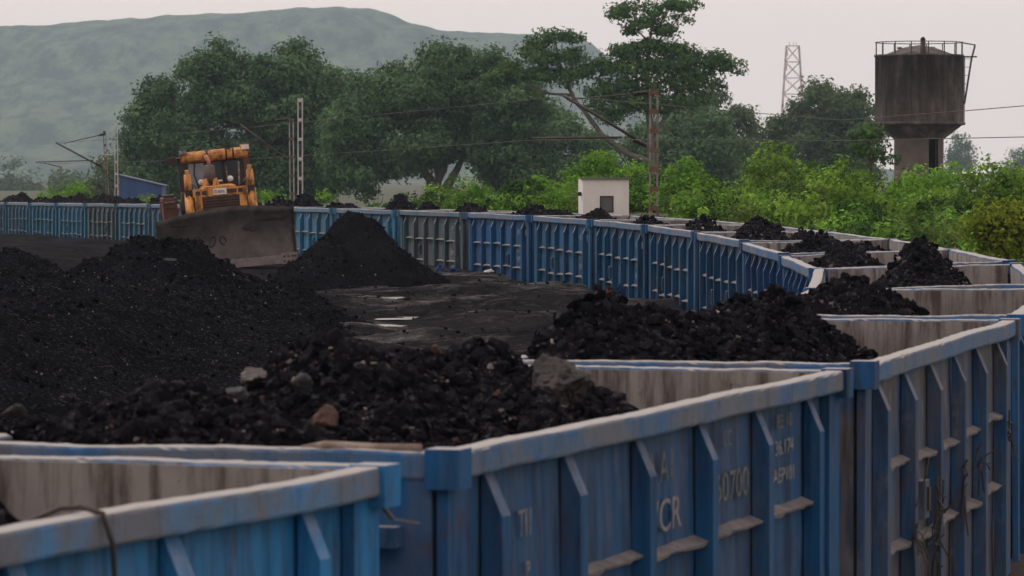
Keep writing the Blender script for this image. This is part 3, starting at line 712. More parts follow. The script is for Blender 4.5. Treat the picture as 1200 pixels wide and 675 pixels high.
M_STONE = simple('brown_stone', (.010, .009, .0088), (.034, .029, .027), 2.5, .85, .8, dist=.04)
M_STONER = simple('reddish_stone', (.030, .014, .010), (.062, .030, .022), 4, .85, .6)
M_STONEG = simple('slaty_stone', (.008, .009, .011), (.022, .024, .028), 4, .7, .6)
M_STONEP = simple('pale_stone', (.30, .28, .25), (.45, .43, .40), 4, .8, .5)
def stone(label, p, size, mat_, seed, rot=(0, 0, 0), sub=3):
    """a faceted boulder: sphere cut by random planes"""
    import bmesh
    r = np.random.default_rng(seed); b = bmesh.new(); bmesh.ops.create_icosphere(b, subdivisions=sub, radius=1)
    pl = r.normal(0, 1, (11, 3)); pl /= np.linalg.norm(pl, axis=1)[:, None]; dd = r.uniform(.42, .85, 11)
    for v in b.verts:
        c = np.array(v.co); t = (pl @ c); k = t > dd; s_ = min([1.0] + list(dd[k] / t[k])); v.co = Vector(c * s_ * (1 + .05 * r.normal()))
    me = bpy.data.meshes.new('stone'); b.to_mesh(me); b.free(); me.materials.append(mat_)
    o = obj('stone', me); o.location = p; o.scale = size; o.rotation_euler = rot
    return tag(o, label, 'stone', 'stones lying in the coal')
def on_load(i, x, y, h): return WM[i] @ Vector((x, y, 3.2 + h))
def s_at(px, py, Y): return tuple(PX(px, py, Y))
stone('big brown slabby boulder at the far end of the second wagon', s_at(650, 455, 31.0), (.30, .40, .25), M_STONE, 3, (.4, .5, .3), 4)
stone('rusty red flat stone low in the second wagon', s_at(375, 497, 26.6), (.10, .15, .13), M_STONER, 5, (.3, .6, .4))
stone('grey round stone in the upper middle of the second wagon heap', s_at(352, 452, 28), (.085, .12, .085), M_STONEG, 7)
stone('bluish grey stone left of centre on the second wagon heap', s_at(276, 463, 27.5), (.09, .12, .10), M_STONEG, 8, (.2, .9, .1))
stone('dark dome-shaped stone on the second wagon heap crest', s_at(298, 442, 28), (.10, .13, .085), M_STEEL, 9)
stone('long flat mossy slab lying on the left of the second wagon', s_at(222, 458, 27.8), (.17, .14, .045), M_STONE, 11, (0, .35, .2))
stone('small orange-red stone on top of the second wagon heap', s_at(512, 411, 30.5), (.05, .06, .05), M_STONER, 12)
stone('slaty block on the flank of the third wagon ridge', s_at(706, 370, 37.5), (.12, .14, .07), M_STONEG, 13, (.1, .25, .3))
stone('orange stone on the crest of the third wagon ridge', s_at(709, 353, 38), (.10, .10, .045), M_STONER, 14)
stone('brown squarish rock on the crest between the third and fourth loads', s_at(907, 347, 45.5), (.16, .18, .14), M_STONE, 15, (.3, .5, .2))
stone('small white pebble between the second and third loads', s_at(590, 411, 33.5), (.06, .06, .025), M_STONEP, 16)
stone('small white pebble low on the third load', s_at(838, 366, 41), (.05, .05, .03), M_STONEP, 17)
stone('orange-brown stone on the slope of the third load', s_at(812, 367, 41), (.07, .07, .05), M_STONER, 18)
stone('tan flat rock near the top of the peaked yard pile', s_at(198, 307, 92), (.22, .2, .09), M_STONE, 19)
stone('pale stone at the far left foot of the second wagon heap', s_at(14, 484, 25.0), (.10, .08, .06), M_STONE, 20)

# ------------------------------------------------------------------ bulldozer
def orange_mat():
    k = NM('dozer_orange'); p = k.pos()
    c = k.mix(k.ramp(k.noise(p, 2.2, 5), .3, .7), (.42, .17, .035), (.62, .30, .085))
    c = k.mix(k.math('MULTIPLY', k.ramp(k.noise(k.pos(2, 2, .8), 2.6, 6, .7), .46, .62), .85), c, (.035, .022, .016))
    k.bump(k.noise(p, 9, 4), .2, .01); return k.set(c, .6, .3)
M_ORANGE = orange_mat()
M_DZDARK = simple('dozer_grime', (.020, .016, .015), (.05, .036, .030), 3, .7, .3)
M_DZRED = simple('dozer_red_brown', (.06, .028, .02), (.12, .055, .04), 4, .7, .3)
def blade_mat():
    k = NM('blade_steel'); p = k.pos()
    c = k.mix(k.ramp(k.noise(p, .9, 6, .7), .35, .65), (.040, .034, .031), (.095, .080, .073))
    c = k.mix(k.ramp(k.noise(k.pos(1, 1, .8), .9, 7, .75), .42, .64), c, (.014, .0125, .013))
    k.bump(k.noise(p, 6, 5), .35, .02); return k.set(c, .55, .4)
M_BLADE = blade_mat()
M_GLASS = simple('dark_glass', (.012, .014, .016), (.03, .034, .038), 2, .12, 0, .6)
M_GLASSP = simple('pale_glass', (.16, .18, .20), (.26, .28, .30), 2, .15, 0, .6)
M_WHITE = simple('white_paint', (.55, .54, .52), (.72, .71, .69), 3, .6)
M_REDP = simple('red_paint', (.40, .03, .02), (.5, .05, .03), 3, .6)
M_NAVY = simple('navy_paint', (.02, .03, .09), (.03, .05, .12), 3, .6)
M_LAMP = simple('lamp_glass', (.5, .5, .5), (.75, .75, .75), 6, .15, 0, .6)

bc = PX(269, 300, 147)
DM = Matrix.Translation((-10.48, 150.6, 1.46)) @ Euler((math.radians(1.0), math.radians(-5.0), math.radians(7))).to_matrix().to_4x4()
D = thing('bulldozer', 'orange bulldozer with wide grimy blade facing the camera', 'bulldozer', DM)
# blade: curved plate with cutting edge
def dozer_blade():
    m = MB(); n = 25; prof = [(-.30, .0), (-.10, .22), (.03, .55), (.08, .95), (.03, 1.35), (-.10, 1.70), (-.24, 1.92)]
    xs = np.linspace(-2.42, 2.42, n); V = []; k = len(prof)
    for x in xs:
        top = 1 + .07 * math.exp(-((x - .35) / 1.2) ** 2) - .04 * (abs(x) / 2.4) ** 3 - (.05 if x < -1.2 else 0) * (abs(x) - 1.2)
        for (y, z) in prof: V.append((x, -3.75 + y, z * top + .12))
        for (y, z) in prof[::-1]: V.append((x, -3.75 + y + .07, z * top + .12))
    K = 2 * k
    f = [(i * K + j, i * K + (j + 1) % K, (i + 1) * K + (j + 1) % K, (i + 1) * K + j) for i in range(n - 1) for j in range(K)]
    f += [tuple(range(K)), tuple((n - 1) * K + j for j in range(K))]
    m.add(V, f); b = m.build('blade', M_BLADE, D, True)
    for p in b.data.polygons: p.use_smooth = abs(p.normal.x) < .5 and len(p.vertices) == 4
    e = MB(); e.box(-1.85, 1.85, -4.13, -4.075, .0, .30); o = e.build('cutting_edge', simple('worn_edge', (.13, .11, .10), (.22, .20, .19), 5, .45, .3), b)
    for s_ in (-1, 1):
        e = MB(); e.box(s_ * 1.86, s_ * 2.44, -4.14, -4.07, -.02, .36)
        for hx in (.1, .25, .4, .5):
            for hz in (.08, .24): e.box(s_ * (1.86 + hx) - .035, s_ * (1.86 + hx) + .035, -4.155, -4.141, hz - .03, hz + .03, 1)
        e.build('end_bit', [simple('end_bit_steel', (.14, .12, .11), (.24, .21, .20), 5, .5, .4), M_DZDARK], b)
    for s_ in (-1, 1):
        e = MB(); e.prism([(-4.02, .10), (-3.5, .10), (-3.35, 1.2), (-3.75, 1.98), (-3.98, 1.98), (-3.72, 1.3)], 'x', s_ * 2.425, s_ * 2.46); e.build('side_plate', M_BLADE, b)
    # dark looped marks on the face
    for cx, cz, w_, h_, tilt, a0, a1 in [(q[0], q[1] + .26) + q[2:] for q in ((-1.46, .78, .11, .17, -.45, -150, 60), (-1.02, .82, .10, .14, -.3, 20, 330), (-.50, .72, .09, .21, -.35, 0, 360), (-.12, .72, .10, .15, .2, -40, 280), (-1.78, .98, .09, .12, 0, 0, 250), (.95, 1.10, .12, .1, .2, 180, 400))]:
        pts = []
        for q in range(15):
            a = math.radians(a0 + (a1 - a0) * q / 14); x, z = w_ * math.cos(a), h_ * math.sin(a)
            x, z = x * math.cos(tilt) - z * math.sin(tilt), x * math.sin(tilt) + z * math.cos(tilt)
            zz = cz + z; yb = -3.75 + np.interp((zz - .12), [p[1] for p in prof], [p[0] for p in prof]); pts.append((cx + x, yb - .008, zz))
        e = MB(); e.tube(pts, .034, 6); e.build('loop_mark', M_DZDARK, b)
    for x0, z0, x1, z1 in ((-2.2, 1.55, -1.3, 1.72), (.6, 1.2, 1.2, 1.55), (1.2, 1.5, 2.2, 1.75)):      # coal caked on the face
        e = MB(); n = 12; P_ = []
        for q in range(n):
            a = 2 * math.pi * q / n; rr2 = .6 + .5 * abs(math.sin(q * 2.3 + x0)); x = (x0 + x1) / 2 + (x1 - x0) / 2 * rr2 * math.cos(a); zz = (z0 + z1) / 2 + (z1 - z0) / 2 * rr2 * math.sin(a)
            P_.append((x, -3.76 + float(np.interp(zz - .12, [p[1] for p in prof], [p[0] for p in prof])), zz))
        c_ = ((x0 + x1) / 2, P_[0][1] - .05, (z0 + z1) / 2); e.add([c_] + P_, [(0, 1 + q, 1 + (q + 1) % n) for q in range(n)]); e.build('caked_coal', M_DZDARK, b, True)
    return b
dozer_blade()
for pts in (((-.85, -2.3, 2.9), (-.95, -1.6, 3.05), (-.9, -.4, 2.8)), ((.85, -2.3, 2.95), (.98, -1.5, 3.05), (.9, -.3, 2.8)), ((-1.12, -2.2, 2.5), (-1.35, -2.1, 2.1), (-1.2, -1.6, 1.6)), ((1.12, -2.2, 2.5), (1.35, -2.1, 2.1), (1.2, -1.6, 1.6)), ((-.7, .3, 3.75), (-.75, .28, 3.3), (-.6, .3, 2.75)), ((.1, .2, 4.18), (.3, .18, 4.2), (.62, .2, 4.14))):
    e = MB(); e.tube(pts, .03, 6); e.build('hose', M_DZDARK, D, True)
for s_ in (-1, 1):
    e = MB(); e.bar((s_ * 1.72, -3.6, .55), (s_ * 1.72, .4, .55), .22, .28); e.bar((s_ * 1.72, -1.6, .6), (s_ * 1.9, -3.55, 1.5), .12); e.build('push_arm', M_DZDARK, D)
    # tracks: belt, sprocket frame and shoes
    e = MB(); pts = []
    for k in range(24):
        a = 2 * math.pi * k / 24; pts.append((.25 + (1.45 if math.cos(a) > 0 else -1.45) + .52 * math.cos(a), .58 + .55 * math.sin(a)))
    e.prism(pts, 'x', s_ * .92, s_ * 1.50); tr = e.build('track', M_DZDARK, D)
    for k in range(20):
        sh = MB(); y = -1.25 + k * .155; sh.box(s_ * .90, s_ * 1.52, y, y + .10, 1.125, 1.17); sh.build('shoe', M_STEEL, tr)
    for k in range(11):
        a = math.radians(100 + k * 16); sh = MB(); y = -1.2 + .55 * math.cos(a); z = .58 + .57 * math.sin(a)
        sh.box(s_ * .90, s_ * 1.52, -.05, .05, -.03, .03, M=Matrix.Translation((0, y, z)) @ Matrix.Rotation(a - math.pi / 2, 4, 'X')); sh.build('shoe', M_STEEL, tr)
    # lift cylinder: orange barrel, rod, cap
    e = MB(); e.tube([(s_ * 1.12, -2.15, 2.70), (s_ * 1.12, -2.2, 3.38)], [.15, .12], 14); e.tube([(s_ * 1.12, -2.15, 2.68), (s_ * 1.14, -2.75, 1.55)], .16, 14)
    lc = e.build('lift_cylinder', M_ORANGE, D, True)
    e = MB(); e.tube([(s_ * 1.12, -2.2, 3.385), (s_ * 1.12, -2.21, 3.54)], [.07, .08], 10); e.build('cylinder_cap', simple('dull_yellow', (.4, .22, .07), (.5, .3, .1), 5), lc)
    e = MB(); e.box(s_ * .92, s_ * 1.24, -2.36, -2.0, 2.58, 2.82); e.build('trunnion', M_DZDARK, lc)
    e = MB(); e.tube([(s_ * 1.1, -2.75, 1.55), (s_ * 1.1, -3.5, .7)], .06, 8); e.build('rod', M_STEEL, lc)
for s_ in (-1, 1):
    e = MB(); e.box(s_ * .74, s_ * 1.02, -2.0, .1, 1.2, 2.60); e.box(s_ * .76, s_ * 1.30, -.6, .3, 2.0, 2.70); e.build('side_panel', M_DZDARK if s_ > 0 else M_DZRED, D)
# hood with guards, grille, slats
e = MB(); e.prism([(-.72, .9), (-.72, 2.66), (-.55, 2.88), (.55, 2.88), (.72, 2.66), (.72, .9)], 'y', -2.35, .3); hood = e.build('hood', M_ORANGE, D)
e = MB(); e.box(-.66, .66, -2.40, -2.352, 1.3, 2.50); gr = e.build('grille', M_DZDARK, D)
for k in range(11):
    e = MB(); z = 1.42 + k * .096; e.box(-.66, .66, -2.45, -2.405, z, z + .035, M=None); e.build('slat', M_DZRED, gr)
e = MB(); e.box(-.98, .98, -2.44, -2.352, 2.54, 2.82); bm_ = e.build('front_beam', M_ORANGE, D)
for x in (-.80, -.58, .50, .72, .34):
    e = MB(); e.box(x - .08, x + .08, -2.455, -2.441, 2.61, 2.75); e.build('vent', M_DZDARK, bm_)
for s_ in (-1, 1):
    e = MB(); e.bar((s_ * .78, -2.41, .9), (s_ * .80, -2.40, 2.53), .26, .1, up=(0, 1, 0)); e.build('grille_guard', M_ORANGE, D)
e = MB(); e.box(-.26, .22, -2.475, -2.445, 2.58, 2.80); pl_ = e.build('name_plate', M_WHITE, bm_)
o = obj('lettering', text_mesh('BEML', .15, M_NAVY), pl_); o.matrix_local = Matrix.Translation((.04, -2.482, 2.635)) @ Euler((math.pi / 2, 0, 0)).to_matrix().to_4x4() @ Matrix.Diagonal((.75, 1, 1, 1))
e = MB(); e.tube([(-.18 + .045 * math.cos(a), -2.48, 2.69 + .055 * math.sin(a)) for a in np.linspace(0, 6.283, 13)], .013, 5); e.build('emblem', M_REDP, pl_)
# platform, cab, roll-over frame
e = MB(); e.box(-1.30, 1.30, .1, 2.3, 1.25, 2.35); e.box(-1.05, 1.05, .1, 2.2, 2.352, 2.6); e.build('body', M_DZDARK, D)
e = MB(); e.box(-1.02, 1.02, .35, 2.05, 2.602, 2.72); e.box(-1.0, 1.0, .4, 2.0, 3.72, 3.86); e.box(-1.0, 1.0, 1.95, 2.0, 2.722, 3.718)
for x, y in ((-1.0, .4), (1.0, .4), (-.30, .4), (-.27, .4), (.33, .4), (.36, .4), (-1.0, 1.95), (1.0, 1.95)): e.box(x - .06, x + .06, y - .05, y + .05, 2.721, 3.719)
cab = e.build('cab', M_DZDARK, D)
for x0, x1, mt in ((-.93, -.37, M_GLASSP), (-.235, .265, M_GLASS), (.395, .935, M_GLASS)):
    e = MB(); e.box(x0, x1, .385, .40, 2.74, 3.70); e.build('window', mt, cab)
e = MB(); e.box(-.20, .26, .375, .383, 2.98, 3.04); e.build('rail_bar', M_WHITE, cab)
e = MB(); e.bar((.48, .38, 2.8), (.40, .38, 3.65), .04); e.bar((.86, .38, 2.8), (.90, .38, 3.65), .07); e.build('wiper_post', M_LEDGE, cab)
for s_ in (-1, 1):
    e = MB(); e.box(s_ * 1.07, s_ * 1.30, .28, .55, 2.36, 3.95); e.build('roll_bar_post', M_DZDARK if s_ < 0 else M_DZRED, D)
e = MB(); e.tube([(-1.22, .36, 3.93), (-.25, .34, 3.94)], .20, 12); e.tube([(-.22, .34, 3.94), (.45, .34, 3.95)], .205, 12); e.tube([(.48, .34, 3.95), (1.25, .36, 3.96)], .20, 12)
rb = e.build('roll_bar_beam', M_ORANGE, D, False)
for x in (-.235, .465, .72):
    e = MB(); e.tube([(x - .03, .34, 3.945), (x + .03, .34, 3.945)], .222, 12); e.build('band', M_DZDARK, rb)
e = MB(); e.box(-1.36, 1.36, .25, 2.2, 3.87, 3.94); e.build('canopy', M_DZDARK, D)
e = MB(); e.box(1.0, 1.32, .15, .5, 4.05, 4.25); e.box(1.02, 1.30, .10, .148, 4.07, 4.23, 1); e.build('work_lamp', [M_ORANGE, M_LAMP], D)
e = MB(); e.box(-1.72, -1.37, .1, .45, 3.72, 3.98); e.build('side_lamp', M_DZDARK, D)
e = MB(); e.box(-1.22, -.95, .12, .40, 4.07, 4.19); e.build('work_lamp', M_LEDGE, D)
for x, z in ((-.55, 3.02), (.52, 3.06)):
    e = MB(); e.tube([(x, -.15, z), (x, -.02, z)], [.13, .10], 14); e.tube([(x, -.165, z), (x, -.151, z)], .11, 14, 1); e.bar((x, -.05, 2.6), (x, -.05, z), .05); e.build('headlamp', [M_STEEL, M_LAMP], D, True)
# exhaust
e = MB(); e.tube([(-.24, -.7, 2.86), (-.24, -.7, 2.96)], .12, 12); e.tube([(-.24, -.7, 2.95), (-.24, -.7, 3.0), (-.24, -.7, 3.58), (-.24, -.7, 3.64)], [.12, .21, .21, .12], 14)
ex = e.build('exhaust', simple('sooty_muffler', (.055, .045, .042), (.12, .10, .095), 4, .8, .3), D, True)
e = MB(); e.tube([(-.24, -.7, 3.64), (-.24, -.7, 3.78), (-.34, -.72, 3.98)], .075, 10); e.build('tail_pipe', simple('pink_rust', (.40, .17, .13), (.5, .26, .2), 5), ex, True)
for x in (-.42, -.05):
    e = MB(); e.prism([(x - .12, 2.89), (x - .09, 3.10), (x + .04, 3.16), (x + .12, 2.89)], 'y', -1.1, -.9); e.build('hood_bracket', M_ORANGE, D)
# side tank with steps
e = MB(); e.box(-2.02, -1.50, -.9, 1.5, 1.55, 2.55); tk = e.build('side_tank', M_DZRED, D)
for z in (1.85, 2.2, 2.40):
    e = MB(); e.box(-1.98, -1.58, -.94, -.905, z, z + .05); e.build('step', M_LEDGE if z > 2.3 else M_DZRED, tk)
e = MB(); e.box(-1.96, -1.56, -.5, .5, 2.552, 2.66); e.build('tank_lid', M_DZDARK, tk)
e = MB(); e.box(-2.15, -1.05, -1.5, 1.6, 1.40, 1.52); e.build('fender', M_ORANGE, D)
e = MB(); e.box(1.05, 1.75, -1.5, 1.6, 1.40, 1.52); e.build('fender', M_ORANGE, D)
e = MB(); e.bar((-2.12, -1.45, 1.5), (-2.12, -1.45, 2.45), .06); e.bar((-2.12, -1.45, 2.45), (-1.7, -1.2, 2.5), .05); e.build('hand_rail', M_DZRED, D)

# ------------------------------------------------------------------ leaves and trees
def leaf_cloud(blobs, r, leaf, clump, per_clump, dens, flat=.65, shell=.45, up=.35):
    """blobs: (centre, radii). returns verts, quads, tone of many small leaves gathered in clumps"""
    C, TO, DD = [], [], []
    for c, rd in blobs:
        rd = np.asarray(rd, float); area = 4 * np.pi * ((rd[0] * rd[1]) ** 1.6 / 3 + (rd[0] * rd[2]) ** 1.6 / 3 + (rd[1] * rd[2]) ** 1.6 / 3) ** (1 / 1.6)
        n = max(3, int(area * dens)); d = r.normal(0, 1, (n, 3)); d /= np.linalg.norm(d, axis=1)[:, None]
        C.append(np.asarray(c) + d * rd * (1 - shell * r.random((n, 1)) ** 1.3)); TO.append(r.random(n) * .6); DD.append(d)
    C = np.concatenate(C); TO = np.concatenate(TO); DD = np.concatenate(DD); n = len(C)
    cs = clump * r.uniform(.5, 1.4, (n, 1, 1)); loc = np.clip(r.normal(0, 1, (n, per_clump, 3)), -1.7, 1.7)
    P = (C[:, None] + loc * cs * np.array([1, 1, flat]) * .6).reshape(-1, 3)
    N = len(P); tone = np.clip(np.repeat(TO, per_clump) + r.random(N) * .4, 0, 1)
    nr = .55 * np.repeat(DD, per_clump, 0) + .45 * loc.reshape(-1, 3) + r.normal(0, .55, (N, 3)) + np.array([0, 0, up])
    nr /= np.linalg.norm(nr, axis=1)[:, None] + 1e-9
    a = np.cross(nr, r.normal(0, 1, (N, 3))); a /= np.linalg.norm(a, axis=1)[:, None] + 1e-9; b = np.cross(nr, a)
    L = leaf * r.uniform(.6, 1.35, (N, 1)); W_ = L * r.uniform(.45, .75, (N, 1))
    V = np.stack([P - a * L * .5, P + a * L * .4 + b * W_ * .5, P + a * L * .4 - b * W_ * .5], 1).reshape(-1, 3)
    return V, np.arange(3 * N).reshape(-1, 3), np.repeat(tone, 3)

def blobs_px(lst, Y, depth=.75):
    """(px, py, rx, ry[, dy]) in photograph pixels at distance Y"""
    o = []; s_ = Y / FPX
    for b in lst:
        o.append((PX(b[0], b[1], Y) + np.array([0, b[4] if len(b) > 4 else 0, 0]), (b[2] * s_, max(b[2], b[3]) * s_ * depth, b[3] * s_)))
    return o

def crown_fill(outline, n, r, rr=(14, 30), squash=.75, spread=2.5):
    """blobs filling an outline polygon given in photograph pixels"""
    P = np.array(outline, float); lo, hi = P.min(0), P.max(0); out = []
    def inside(x, y):
        c = False; k = len(P)
        for i in range(k):
            x1, y1 = P[i]; x2, y2 = P[i - 1]
            if (y1 > y) != (y2 > y) and x < (x2 - x1) * (y - y1) / (y2 - y1) + x1: c = not c
        return c
    k = 0
    while len(out) < n and k < 20000:
        k += 1; x, y = r.uniform(lo[0], hi[0]), r.uniform(lo[1], hi[1]); q = r.uniform(*rr)
        if all(inside(x + q * .8 * math.cos(a), y + q * .8 * squash * math.sin(a)) for a in np.linspace(0, 6.28, 8)):
            out.append((x, y, q, q * squash, r.normal(0, spread)))
    return out

def tree(name, label, cat, Y, blobs, limbs, leafm, leaf, clump, per, dens, seed, barkm=None, base=0, group=None, flat=.65, shell=.45):
    r = np.random.default_rng(seed); T = thing(name, label, cat, Matrix.Translation((PX(limbs[0][0][0], 0, Y)[0], Y, base)), group)
    v, q, t = leaf_cloud(blobs_px(blobs, Y), r, leaf, clump, per, dens, flat, shell)
    org = np.array(T.location)
    obj('crown', mesh_np('crown', v - org, tris=q, mats=[leafm], tone=t), T)
    for k, lm in enumerate(limbs):
        pts = []
        for j, p in enumerate(lm):
            w_ = PX(p[0], p[1], Y) - org
            if k == 0 and j == 0: w_[2] = -.3
            if len(p) > 3: w_[1] += p[3]
            pts.append(w_)
        rad = [p[2] / FPX * Y * (.6 if barkm else 1) for p in lm]
        P2, R2 = [], []
        for j in range(len(pts) - 1):
            for tq in np.linspace(0, 1, 5)[:-1]:
                P2.append(pts[j] * (1 - tq) + pts[j + 1] * tq + (r.normal(0, .04, 3) if 0 < tq else 0)); R2.append(rad[j] * (1 - tq) + rad[j + 1] * tq)
        P2.append(pts[-1]); R2.append(rad[-1])
        m = MB(); m.tube([tuple(p) for p in P2], R2, 8); m.build('trunk' if k == 0 else 'limb', barkm or M_BARK, T, True)
    return T

r = np.random.default_rng(12)
A = crown_fill([(140, 150), (150, 108), (175, 92), (205, 84), (222, 62), (262, 46), (300, 34), (345, 36), (378, 60), (388, 84), (425, 88), (435, 150), (425, 240), (160, 240), (148, 200)], 150, r, (12, 28), .8, 2.8)
tree('broadleaf_tree', 'large dark rounded tree behind the bulldozer', 'tree', 460, A, [[(300, 260, 9), (296, 200, 7), (290, 140, 4)], [(296, 205, 5), (240, 150, 3), (200, 120, 1.5)], [(296, 190, 5), (345, 120, 3), (350, 70, 1.5)]], LF_DARK, .50, 1.2, 56, .52, 201)
B = crown_fill([(380, 130), (402, 90), (440, 86), (456, 62), (485, 52), (520, 46), (548, 62), (575, 54), (600, 62), (622, 88), (652, 120), (660, 180), (640, 225), (560, 222), (555, 200), (520, 195), (470, 205), (450, 235), (395, 235), (378, 190)], 150, r, (11, 26), .8, 2.8)
tree('spreading_tree', 'dark spreading tree with several trunks left of the tall limbed tree', 'tree', 435, B, [[(508, 252, 7), (506, 215, 6), (495, 195, 4), (470, 150, 2)], [(508, 222, 5), (520, 200, 4), (530, 150, 2), (530, 100, 1.5)], [(522, 252, 7), (522, 222, 6), (535, 200, 4), (560, 150, 2), (600, 110, 1.2)], [(515, 225, 4), (512, 195, 3), (510, 140, 2)]], LF_DARK, .48, 1.15, 56, .55, 202)
C3 = [(725, 16, 17, 7), (742, 10, 15, 8), (755, 28, 22, 6), (770, 12, 16, 8), (790, 8, 18, 7), (806, 6, 12, 5), (778, 36, 20, 5), (738, 35, 11, 5), (800, 22, 10, 5),
      (650, 42, 17, 6), (632, 50, 18, 7), (668, 46, 16, 6), (620, 60, 16, 6), (640, 68, 25, 9), (672, 66, 20, 8), (610, 82, 26, 11), (585, 92, 22, 10), (640, 88, 26, 9), (668, 90, 20, 10), (690, 82, 16, 8),
      (735, 62, 26, 9), (760, 56, 26, 9), (790, 58, 24, 9), (715, 76, 22, 10), (745, 80, 30, 12), (780, 76, 30, 12), (815, 72, 24, 9), (838, 70, 20, 8), (855, 78, 18, 7), (820, 88, 26, 9), (795, 98, 28, 12), (760, 100, 26, 12), (725, 98, 24, 10), (705, 108, 22, 10), (740, 122, 26, 10), (775, 122, 30, 12), (810, 118, 24, 10), (840, 98, 14, 6), (720, 135, 18, 8), (700, 125, 14, 7)]
tree('silk_cotton_tree', 'tallest tree with bare crooked limbs and layered open foliage', 'tree', 415, C3,
     [[(768, 262, 9), (764, 205, 8), (763, 150, 7), (757, 112, 6), (758, 76, 4), (762, 45, 2.5), (764, 20, 1.5)], [(764, 190, 6), (735, 180, 5), (705, 158, 5), (688, 135, 4.5), (672, 115, 4), (664, 95, 3), (655, 70, 2), (650, 45, 1.2)], [(672, 112, 3), (645, 110, 2.4), (622, 103, 2), (612, 92, 1.4)],
      [(664, 100, 2), (676, 90, 1.5), (700, 92, 1)], [(762, 50, 2), (745, 35, 1.3), (735, 22, .9)], [(760, 58, 2), (783, 38, 1.4), (800, 14, .9)], [(762, 128, 4), (735, 116, 3.4), (712, 118, 2)], [(758, 105, 4), (790, 88, 2.6), (830, 76, 1.4)], [(758, 84, 3), (735, 70, 1.8), (722, 66, 1)], [(764, 30, 1.5), (775, 20, 1), (788, 10, .7)], [(763, 160, 5), (785, 130, 3), (805, 112, 1.5)]],
     LF_MID, .42, .85, 40, .85, 203, M_BARKP, 0, None, .6, .6)
D4 = crown_fill([(560, 120), (640, 120), (700, 145), (740, 140), (800, 135), (860, 120), (870, 235), (560, 235)], 90, r, (12, 22), .8, 3)
tree('backing_tree', 'hazy dark tree filling the gap behind the tall limbed tree', 'tree', 510, D4, [[(700, 250, 7), (700, 200, 5), (690, 170, 3)]], LF_DARK, .6, 1.4, 44, .42, 204)
E4 = crown_fill([(780, 130), (820, 100), (850, 100), (872, 120), (890, 150), (900, 230), (785, 232)], 70, r, (10, 20), .8, 3)
tree('grey_green_tree', 'grey-green hazy tree to the right of the tall limbed tree', 'tree', 570, E4, [[(840, 250, 6), (842, 190, 4), (840, 140, 2)]], LF_PALE, .6, 1.4, 50, .42, 205)
F4 = crown_fill([(868, 150), (890, 128), (922, 122), (935, 98), (962, 92), (985, 100), (1012, 98), (1030, 125), (1040, 235), (870, 235)], 100, r, (9, 20), .8, 3)
tree('grey_green_tree', 'rounded hazy tree between the pylon and the water tower', 'tree', 640, F4, [[(955, 250, 6), (955, 190, 4), (958, 130, 2)]], LF_PALE, .62, 1.4, 50, .42, 206)
G4 = crown_fill([(165, 130), (205, 110), (230, 200), (225, 240), (160, 240)], 1, r)
tree('pale_tree', 'pale green small tree left of the pale lattice mast', 'tree', 560, crown_fill([(88, 225), (100, 205), (118, 190), (135, 170), (155, 175), (165, 200), (165, 240), (85, 240)], 26, r, (8, 16), .85, 2), [[(128, 250, 3), (130, 220, 2), (132, 195, 1.2)]], LF_PALE, .5, 1.2, 40, .45, 207)
tree('dark_sapling', 'dark green slender tree in front of the water tower', 'tree', 200, [(1018, 150, 16, 9), (1008, 160, 15, 9), (1028, 160, 14, 9), (1016, 172, 22, 10), (1004, 178, 13, 7), (1034, 178, 14, 9), (1044, 186, 10, 8), (1020, 184, 16, 8)], [[(1020, 240, 2.5), (1019, 190, 1.8), (1018, 155, 1)], [(1019, 190, 1.4), (1034, 176, .8)], [(1019, 186, 1.4), (1006, 170, .8)]], LF_MID, .24, .5, 26, 1.5, 208, None, 2.2, None, .6, .6)
tree('yellow_bush', 'yellowish-green dense bush at the right edge', 'bush', 101, [(1168, 262, 34, 22), (1192, 258, 30, 24), (1150, 274, 22, 18), (1180, 285, 36, 20), (1208, 275, 24, 30), (1165, 248, 20, 12), (1190, 244, 18, 10)], [[(1180, 320, 3), (1180, 290, 2.4), (1176, 262, 1.2)], [(1180, 292, 2), (1200, 262, 1)], [(1180, 290, 2), (1156, 266, 1)]], LF_YEL, .13, .30, 34, 8, 209, None, .8, None, .7, .6)
